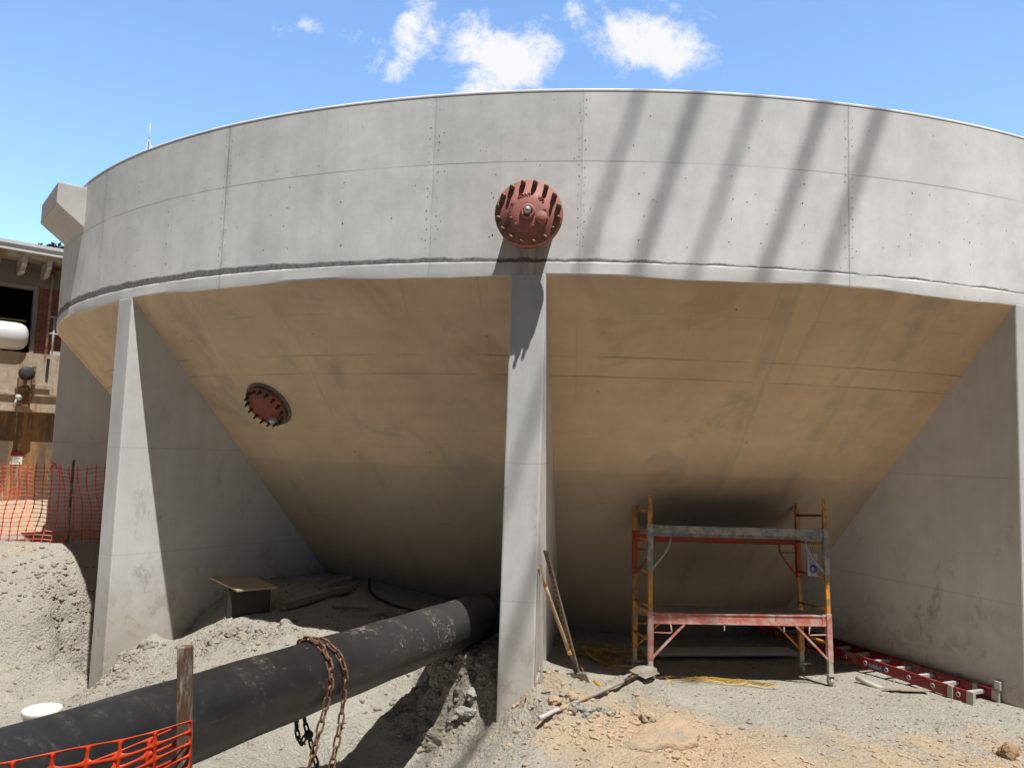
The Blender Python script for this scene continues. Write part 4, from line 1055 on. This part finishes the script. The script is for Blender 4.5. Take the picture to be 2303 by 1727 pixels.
clods(12, (-4.75,-4.25), (9.35,9.75), .0, .060, 'grey broken clod at the foot of the left buttress', 'clods at the foot of the left buttress')
clods(12, (.40,1.0), (7.1,7.6), .0, .050, 'small tan clod on the heap beside the middle buttress', 'clods on the heap beside the middle buttress')
# flat slab of dried soil
sl = []; cx, cy = at(1487,1655,6.85).xy
def slab():
    c = at(1485,1668,6.75); out = [(1392,1682),(1420,1655),(1462,1632),(1500,1606),(1530,1612),(1552,1630),(1572,1652),(1566,1672),(1530,1684),(1495,1680),(1462,1690),(1425,1686)]
    tops = []
    for u, v in out:
        y = 6.66 + (1690-v)/84*.70; tops.append(at(u, v, y))
    return tops
tops = slab(); m = MB(); cen = sum(tops, Vector())/len(tops)
rings = []
for k, (sc_, dz) in enumerate(((.0,.045),(.2,.043),(.4,.04),(.6,.036),(.8,.034),(.94,.030),(1.,.018),(1.02,-.012),(.97,-.05),(.90,-.10),(.88,-.22))):
    row = []
    n = 72
    for i in range(n):
        f = i/n*len(tops); a = int(f); p = tops[a].lerp(tops[(a+1)%len(tops)], f-a)
        q = cen.lerp(p, sc_*(1+.05*mnoise.noise(Vector((i*.45,k*.7,2))))) ; q.z += dz + .020*mnoise.fractal(q*6, .7, 2.1, 5) + .012*mnoise.noise(q*16)*(k>0); q.x += .012*mnoise.noise(q*14+Vector((5,1,2)))*(k>2); q.y += .016*mnoise.noise(q*12)*(k>2); row.append(m._v(q))
        if sc_ == 0: break
    rings.append(row)
for A, B in zip(rings, rings[1:]):
    for i in range(72):
        j = (i+1)%72
        f = m.face([A[0],B[i],B[j]]) if len(A)==1 else m.face([A[i],B[i],B[j],A[j]])
        if f: f.smooth = True
o_ = m.build('soil_slab', M_CLOD); tag(o_, 'flat tan slab of dried soil lying on the foreground dirt', 'soil slab')
p = at(2268,1655,6.9); rock('orange_rock', 'angular orange rock alone at the right edge of the foreground', 'rock', p.x, p.y, .085, (1.,.8,.85), M_ORROCK, 5, .4, .15, .5)
p = at(1905,1425,0.01+8.0)
for (u,v,y,r,sd,lbl) in ((1285,1588,7.3,.07,8,'brown clod on the heap at the foot of the middle buttress'),(1245,1605,7.2,.06,9,'grey clod low on the heap left of the lying shovel'),
        (1462,1585,7.2,.075,12,'brown clod on the right flank of the shovel heap'),(1322,1553,7.98,.075,14,'split clod under the blade of the upright shovel'),
        (1505,1528,8.65,.05,15,'round grey stone by the left front scaffold wheel'),(1320,1712,6.3,.035,18,'small dark stone at the bottom edge left of the soil slab')):
    q = at(u,v,y); rock('earth_clod', lbl, 'clod', q.x, q.y, r, (1.,.85,.7), M_CLOD, sd, sd, .3, .55)

# ------------------------------------------------------------------ plant building beyond the fence
dF = Vector((sin(radians(48)),cos(radians(48)),0)); inw = Vector((-dF.y,dF.x,0)); OF = Vector((-13.417,20,0))
MF = Matrix(((dF.x,inw.x,0,OF.x),(dF.y,inw.y,0,OF.y),(0,0,1,0),(0,0,0,1)))
M_BRICK = None
def brick():
    m, t, b = new_mat('red_brick'); ob = t.n('ShaderNodeTexCoord').outputs['Object']
    v = t.mapping(ob, (1,1,1)); s = t.sep(v); cb = t.n('ShaderNodeCombineXYZ'); t.set(cb.inputs[0], s[0]); t.set(cb.inputs[1], s[2])
    bt = t.n('ShaderNodeTexBrick'); t.L.new(cb.outputs[0], bt.inputs['Vector']); bt.inputs['Color1'].default_value=(.24,.07,.05,1); bt.inputs['Color2'].default_value=(.30,.10,.07,1); bt.inputs['Mortar'].default_value=(.26,.16,.13,1)
    bt.inputs['Scale'].default_value = 1; bt.inputs['Brick Width'].default_value=.21; bt.inputs['Row Height'].default_value=.075; bt.inputs['Mortar Size'].default_value=.008
    t.set(b.inputs['Base Color'], bt.outputs[0]); b.inputs['Roughness'].default_value=.9; return m
def stained():
    m, t, b = new_mat('rust_stained_concrete'); ob = t.n('ShaderNodeTexCoord').outputs['Object']; z = t.sep(ob)[2]
    n = t.noise(ob, 1.6, 6, .65, .4); st = t.noise(t.mapping(ob,(4,4,.5)), 1.4, 5, .65, .3); k = t.m('ADD', .65, t.m('MULTIPLY', t.noise(ob, 7, 5), .6))
    c = t.mix(t.ss(st, .50, .66), (.50,.42,.31), (.40,.20,.085)); c = t.mix(t.ss(n, .52, .66, 0, .7), c, (.56,.50,.42))
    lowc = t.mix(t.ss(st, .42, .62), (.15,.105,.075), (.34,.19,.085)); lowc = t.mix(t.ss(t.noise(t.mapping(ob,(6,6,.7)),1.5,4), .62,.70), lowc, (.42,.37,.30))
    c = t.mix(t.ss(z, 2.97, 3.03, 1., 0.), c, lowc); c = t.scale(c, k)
    t.set(b.inputs['Base Color'], c); b.inputs['Roughness'].default_value=.9; bump(t, b, n, .3, .02); return m
M_BRICK, M_STAIN = brick(), stained()
M_LINT = mat('weathered_lintel', (.23,.205,.175), .9, var=.35, scale=2); M_SOF = mat('soffit_concrete', (.45,.38,.29), .9, var=.35, scale=2, dirt=(.30,.19,.10), dirt_amt=.35)
M_FASC = mat('white_fascia', (.74,.75,.77), .45, var=.08); M_DARK = mat('dark_interior', (.012,.012,.014), .9); M_JOIST = mat('joist_paint', (.55,.56,.55), .7, var=.2, dirt=(.38,.25,.15), dirt_amt=.35)
M_FRAME = mat('grey_frame', (.30,.29,.27), .7); M_TANKW = mat('white_tank_paint', (.72,.73,.74), .4, var=.12, scale=2); M_RUST = mat('rusted_iron', (.20,.11,.06), .8, .2, var=.5, scale=8, dirt=(.40,.30,.2), dirt_amt=.35)
M_WHEEL = mat('valve_black', (.045,.042,.04), .7, var=.3); M_RAIL = mat('pale_railing', (.62,.63,.64), .5, .2)
bd = thing('plant_building', 'brick and concrete plant building with a dark open doorway beyond the fence', 'building', OF, MF.to_3x3())
def fb(name, mt, *boxes, parent=bd, bevel=0):
    m = MB(MF)
    for lo, hi in boxes: m.box(lo, hi)
    return m.build(name, mt, parent, bevel=bevel)
fb('brick_wall', M_BRICK, ((.66,.06,4.5),(9,.4,6.40)), ((-8,.06,4.5),(-.95,.4,6.40)))
fb('lintel_band', M_LINT, ((-8,.0,6.40),(9,.45,7.05)))
fb('roof_slab', M_SOF, ((-8,-.85,7.02),(9,4,7.10)))
fb('fascia', M_FASC, ((-8.2,-.98,7.10),(9.2,-.86,7.24)), ((-8.2,-1.02,7.245),(9.2,4.2,7.33)))
fr = fb('doorway', M_FRAME, ((.56,.02,4.5),(.66,.25,6.40)), ((-.95,.02,4.5),(-.85,.25,6.40)), ((-.85,.02,6.31),(.56,.25,6.395)))
fb('dark_interior', M_DARK, ((-1.2,1.6,4.4),(1.0,1.7,6.6)), ((-1.2,.41,4.35),(-1.1,1.6,6.6)), ((.9,.41,4.35),(1.0,1.6,6.6)), ((-1.1,.46,6.5),(.9,1.6,6.6)), ((-1.1,.41,4.35),(.9,1.6,4.45)))
jm = None
for k in range(-6,10):
    x = .15+.57*k
    m = MB(MF); m.prism([(x-.055,-.80,7.015),(x-.055,-.80,6.82),(x-.055,-.50,6.62),(x-.055,-.01,6.62),(x-.055,-.01,7.015)], (0,0,0), dF*0+Vector((.11,0,0))); m.build('joist_end', M_JOIST, bd)
fb('upper_ledge', M_STAIN, ((-8,-.26,3.0),(9,.05,4.56)))
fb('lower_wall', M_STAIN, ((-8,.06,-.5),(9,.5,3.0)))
fb('ledge_shelf', M_SOF, ((-8,-.34,3.42),(9,-.27,3.47)), ((.55,-.33,3.62),(1.05,-.27,3.70)))
wt = thing('white_tank', 'white horizontal cylinder with a rounded end in front of the doorway', 'vessel', MF@Vector((0,-.1,5)), MF.to_3x3())
m = MB(MF); m.lathe([(0,0),(.20,.02),(.30,.08),(.355,.18),(.37,.32),(.37,3.2),(0,3.2)], 40, org=(.47,.18-.35,4.97), axis=(-1,0,0)); m.build('vessel_shell', M_TANKW, wt)
m = MB(MF); m.box((-.35,-.25,4.55),(-.12,.1,4.72)); m.box((-2.2,-.25,4.55),(-2.0,.1,4.72)); m.build('saddle', M_FRAME, wt)
yb = thing('yellow_bar', 'thin yellow bar crossing the dark doorway', 'bar', MF@Vector((0,-.02,5.44)))
m = MB(MF); m.box((-1.2,-.05,5.40),(.42,-.01,5.445)); m.build('bar', mat('yellow_paint', (.70,.47,.10), .5), yb)
rpz = thing('rusty_downpipe', 'thin rust-streaked vertical pipe on the brick wall', 'pipe', MF@Vector((.92,-.1,4)))
m = MB(MF); m.tube([(.93,-.10,3.85),(.93,-.10,6.93)], .035, 10); m.tube([(.93,-.10,6.9),(1.6,-.10,6.88)], .03, 8); m.build('pipe_run', mat('cream_rust_pipe', (.52,.42,.28), .7, var=.3, dirt=(.30,.15,.07), dirt_amt=.4), rpz)
m = MB(MF); m.bar((.97,-.28,4.45),(.96,-.30,3.95),.06,.05); m.build('drip_bracket', M_BOLTD, rpz)
rl_ = thing('guard_railing', 'pale metal guard railing on the concrete ledge by the brick wall', 'railing', MF@Vector((1.05,-.2,4.56)), MF.to_3x3())
m = MB(MF); [m.tube([(x,-.2,4.50),(x,-.2,5.62)], .028, 8) for x in (1.05,2.4,3.8)]; m.build('rail_post', M_RAIL, rl_)
m = MB(MF); [m.tube([(.95,-.2,z),(6,-.2,z)], .024, 8) for z in (5.14,5.60)]; m.box((1.0,-.22,4.57),(6,-.2,4.67)); m.build('rail_bar', M_RAIL, rl_)
vv = thing('gate_valve', 'rusty valve with a black handwheel on the stained concrete wall', 'valve', MF@Vector((.43,-.35,3.7)), MF.to_3x3())
m = MB(MF); m.lathe([(0,0),(.05,0),(.05,.03),(.16,.04),(.185,.05),(.185,.11),(.05,.10),(0,.11)], 32, org=(.43,-.62,3.98), axis=(0,-1,0)); m.build('handwheel', M_WHEEL, vv)
m = MB(MF); m.box((.30,-.48,3.12),(.56,-.27,3.88)); m.box((.26,-.52,3.55),(.60,-.27,3.62)); m.tube([(.43,-.3,3.98),(.43,-.62,3.98)],.04,10); m.box((.60,-.46,3.70),(.68,-.27,4.20)); m.build('valve_body', M_RUST, vv, bevel=.01)
m = MB(MF); m.lathe([(0,0),(.07,.0),(.085,.04),(.05,.10),(0,.12)], 16, org=(.33,-.48,3.36), axis=(0,-1,0)); m.tube([(.30,-.50,3.36),(.24,-.52,3.12)],.03,8); m.build('pale_fitting', M_RAIL, vv)
sg = thing('danger_sign', 'small red and white DANGER sign on the stained wall above the fence', 'sign', MF@Vector((.5,0,1.8)), MF.to_3x3())
sx0, sx1 = .355, .625
fb('sign_plate', M_WHITE, ((sx0,.045,1.60),(sx1,.057,1.94)), parent=sg)
fb('sign_header', mat('sign_red', (.30,.02,.025), .5, var=.08), ((sx0,.038,1.815),(sx1,.0435,1.94)), parent=sg)
cu = bpy.data.curves.new('danger','FONT'); cu.body = 'DANGER'; cu.size = .072; cu.extrude = .001; cu.align_x = 'CENTER'; cu.align_y='CENTER'
tmp = bpy.data.objects.new('danger', cu); bpy.context.evaluated_depsgraph_get(); tme = bpy.data.meshes.new_from_object(tmp)
tme.transform(Matrix.Translation(((sx0+sx1)/2,.034,1.878)) @ Matrix.Rotation(pi/2,4,'X') @ Matrix.Diagonal((.84,1.15,1,1))); tme.materials.clear(); tme.materials.append(M_WHITE); tme.name = 'sign_lettering'
o_ = bpy.data.objects.new('sign_lettering', tme); COL.objects.link(o_); o_.parent = sg; bpy.data.objects.remove(tmp); bpy.data.curves.remove(cu)
m = MB(MF); [m.box((sx0+.04,.040,z),(sx1-.04-.05*random.random(),.0445,z+.022)) for z in (1.75,1.70,1.65)]; m.build('sign_small_print', M_FRAME, sg)

# small tree behind the building, far antenna mast behind the tank
def leaves(name, c, r, n, size, mt, parent, squash=1.):
    m = MB()
    for _ in range(n):
        d = Vector((random.gauss(0,1),random.gauss(0,1),random.gauss(0,1))).normalized()*r*random.random()**.4
        p = Vector(c)+Vector((d.x,d.y,d.z*squash)); a = Vector((random.uniform(-1,1),random.uniform(-1,1),random.uniform(-1,1))).normalized(); b_ = a.orthogonal().normalized()
        s_ = size*random.uniform(.6,1.3); m.quad(p-a*s_, p+b_*s_*.5, p+a*s_, p-b_*s_*.5)
    return m.build(name, mt, parent, normals=False)
tc = at(128,552,33)
tr = thing('distant_tree', 'dark green treetop just showing behind the building roof', 'tree', (tc.x,tc.y,.6))
m = MB(); m.tube([(tc.x,tc.y,.4),(tc.x+.1,tc.y,4),(tc.x,tc.y,tc.z-.3)], .2, 10, rad=[.25,.18,.06]); m.build('trunk', M_WOOD, tr)
M_LEAF = mat('leaf_green', (.045,.075,.03), .6, var=.5, scale=3)
leaves('crown', (tc.x,tc.y,tc.z-1.15), 1.3, 1500, .14, M_LEAF, tr, .95)
t0, t1 = at(333,345,70), at(334,296,70)
mast = thing('antenna_mast', 'thin pale lattice mast with small dishes showing above the tank rim', 'mast', (t0.x,t0.y,.6))
m = MB(); tz = t1.z; zb_ = tz-9
for a in range(3):
    an = 2*pi*a/3; m.tube([(t0.x+.75*cos(an),t0.y+.75*sin(an),.6),(t0.x+.6*cos(an),t0.y+.6*sin(an),zb_+5.5),(t0.x+.04*cos(an),t0.y+.04*sin(an),tz-.8)], .035, 5)
for k in range(30):
    z0 = .6+k*(tz-2)/30; z1 = z0+(tz-2)/30; w0 = .6 if z0<zb_+5.5 else .6*(tz-z0)/(tz-zb_-5.5)
    for a in range(3):
        m.tube([(t0.x+w0*cos(2*pi*a/3),t0.y+w0*sin(2*pi*a/3),z0),(t0.x+w0*.95*cos(2*pi*(a+1)/3),t0.y+w0*.95*sin(2*pi*(a+1)/3),z1)], .02, 4)
m.build('lattice', M_RAIL, mast)
m = MB(); m.tube([(t0.x,t0.y,tz-1.5),(t0.x,t0.y,tz+.8)], .05, 6); m.tube([(t0.x+.35,t0.y-.2,tz-2.4),(t0.x+.35,t0.y-.2,tz-1.5)], .10, 8); m.build('aerial', M_FASC, mast)

# ------------------------------------------------------------------ unseen floating bars, added to cast the wall stripes
def wallpt(u, v):
    d = camray(u, v); d = d/d.y; A = d.x**2+d.y**2; B = -2*(d.x*TX+d.y*TY); C = TX*TX+TY*TY-TR*TR
    t = (-B-sqrt(max(B*B-4*A*C,0)))/(2*A); return Vector((0,0,ZC))+d*t
cr = thing('stripe_caster', 'unseen slanting bars added overhead to cast shadow stripes on the wall', 'shadow caster', (8,-12,0))
m = MB(); ends = []
for (u0,v0,u1,v1,r,ext) in ((1439,206,1368,420,.036,7.6),(1569,212,1440,588,.050,7.6),(1699,218,1560,614,.037,2.6),(1856,228,1716,623,.052,2.6),(1982,245,1847,636,.047,2.6)):
    a, b = wallpt(u0,v0), wallpt(u1,v1); d = (b-a); d /= abs(d.z)
    T = 22.
    p, q = a - d*.9 + SUN*T, a + d*ext + SUN*T
    m.tube([p,q], r, 10); ends.append((p,q))
m.build('stripe_bars', M_YEL, cr)

# ------------------------------------------------------------------ sky, sun, camera
w = bpy.data.worlds.new('World'); scene.world = w; w.use_nodes = True
t = NT(w.node_tree); bg = w.node_tree.nodes['Background']
sky = t.n('ShaderNodeTexSky', sky_type='NISHITA'); sky.sun_disc = False; sky.sun_elevation = SUN_EL; sky.sun_rotation = atan2(SUN.x, SUN.y)
sky.altitude = 200; sky.air_density = 1.0; sky.dust_density = .3; sky.ozone_density = 1.0
gen = t.n('ShaderNodeTexCoord').outputs['Generated']; s = t.sep(gen)
iy = t.m('MAXIMUM', s[1], .05); cu_, cv_ = t.m('DIVIDE', s[0], iy), t.m('DIVIDE', s[2], iy)
cb = t.n('ShaderNodeCombineXYZ'); t.set(cb.inputs[0], cu_); t.set(cb.inputs[1], cv_); cvec = cb.outputs[0]
n1 = t.noise(cvec, 9, 6, .62, .6); n2 = t.noise(t.mapping(cvec,(1,1,1),(3,1,0)), 30, 6, .68, .3)
tot = None
for (cu0, cv0, ru, rv, st, sk) in ((-.160,.548,.048,.074,1.05,.25),(-.030,.535,.080,.070,1.3,.3),(-.060,.578,.050,.034,.62,.4),(.016,.558,.065,.042,.95,-.2),(.165,.562,.100,.056,1.25,-.1),(.195,.575,.05,.035,.95,.0),(.150,.535,.05,.03,.8,0),(.055,.600,.05,.024,.72,.6),(.095,.585,.05,.034,.75,.2),(-.30,.566,.055,.024,.56,-.3),(-.225,.562,.05,.026,.58,-.2),(-.20,.525,.03,.03,.45,0),(.048,.565,.03,.02,.40,.3)):
    dv_ = t.m('SUBTRACT', cv_, cv0); du_ = t.m('ADD', t.m('SUBTRACT', cu_, cu0), t.m('MULTIPLY', dv_, -sk))
    q = t.m('ADD', t.m('POWER', t.m('DIVIDE', du_, ru), 2.), t.m('POWER', t.m('DIVIDE', dv_, rv), 2.))
    g = t.m('MULTIPLY', t.m('EXPONENT', t.m('MULTIPLY', q, -1.)), st)
    tot = g if tot is None else t.m('MAXIMUM', tot, g)
nn = t.m('ADD', t.m('MULTIPLY', n1, .68), t.m('MULTIPLY', n2, .32))
front = t.m('GREATER_THAN', s[1], .1)
dens = t.ss(t.m('ADD', tot, t.m('MULTIPLY', t.m('SUBTRACT', nn, .5), 3.6)), .42, 1.12)
dens = t.m('MULTIPLY', t.m('MULTIPLY', dens, t.ss(tot, .06, .30)), front)
SKY_STR = .022
# the sky is deepest towards the sun's side and brightest low in the north, behind the tank
north = t.ss(s[1], .30, .78)
cheap = t.mix(north, sky.outputs[0], t.mix(1., sky.outputs[0], tuple(c/SKY_STR for c in (.235,.268,.290)), 'MULTIPLY'))
t.set(bg.inputs[0], cheap); bg.inputs[1].default_value = SKY_STR
bg2 = t.n('ShaderNodeBackground'); bg2.inputs[1].default_value = SKY_STR
t.set(bg2.inputs[0], t.mix(dens, cheap, tuple(c/SKY_STR for c in (.93,.945,.97))))
# clouds stand only in a window of the northern sky
win = t.m('MULTIPLY', t.m('MULTIPLY', t.m('GREATER_THAN', cv_, .42), t.m('LESS_THAN', cv_, .72)), t.m('MULTIPLY', t.m('MULTIPLY', t.m('GREATER_THAN', cu_, -.45), t.m('LESS_THAN', cu_, .40)), front))
mxs = t.n('ShaderNodeMixShader'); t.set(mxs.inputs[0], win); t.L.new(bg.outputs[0], mxs.inputs[1]); t.L.new(bg2.outputs[0], mxs.inputs[2])
t.L.new(mxs.outputs[0], w.node_tree.nodes['World Output'].inputs[0])
sd = bpy.data.lights.new('sun','SUN'); sd.energy = 5.0; sd.angle = radians(.53); sd.color = (1.,.98,.945)
so = bpy.data.objects.new('sun', sd); COL.objects.link(so); so.rotation_euler = (-SUN).to_track_quat('-Z','Y').to_euler(); so.location = (0,0,30)
cam = bpy.data.cameras.new('camera'); co_ = bpy.data.objects.new('camera', cam); COL.objects.link(co_)
fw = Vector((0,cos(PITCH),sin(PITCH))); rt = Vector((1,0,0)); up = rt.cross(fw)
r = rt*cos(ROLL)+up*sin(ROLL); u_ = -rt*sin(ROLL)+up*cos(ROLL); bz = -fw
co_.matrix_world = Matrix(((r.x,u_.x,bz.x,0),(r.y,u_.y,bz.y,0),(r.z,u_.z,bz.z,ZC),(0,0,0,1)))
cam.sensor_fit = 'HORIZONTAL'; cam.sensor_width = 36; cam.lens = F_PX/IMG_W*36; cam.clip_start = .05; cam.clip_end = 2000
scene.camera = co_
scene.render.engine = 'CYCLES'
scene.view_settings.view_transform = 'Standard'; scene.view_settings.look = 'None'; scene.view_settings.exposure = 0
scene.cycles.max_bounces = 5; scene.cycles.diffuse_bounces = 3; scene.cycles.glossy_bounces = 2; scene.cycles.transmission_bounces = 2
scene.cycles.use_adaptive_sampling = True; scene.cycles.adaptive_threshold = .03; scene.cycles.adaptive_min_samples = 16
scene.cycles.caustics_reflective = False; scene.cycles.caustics_refractive = False
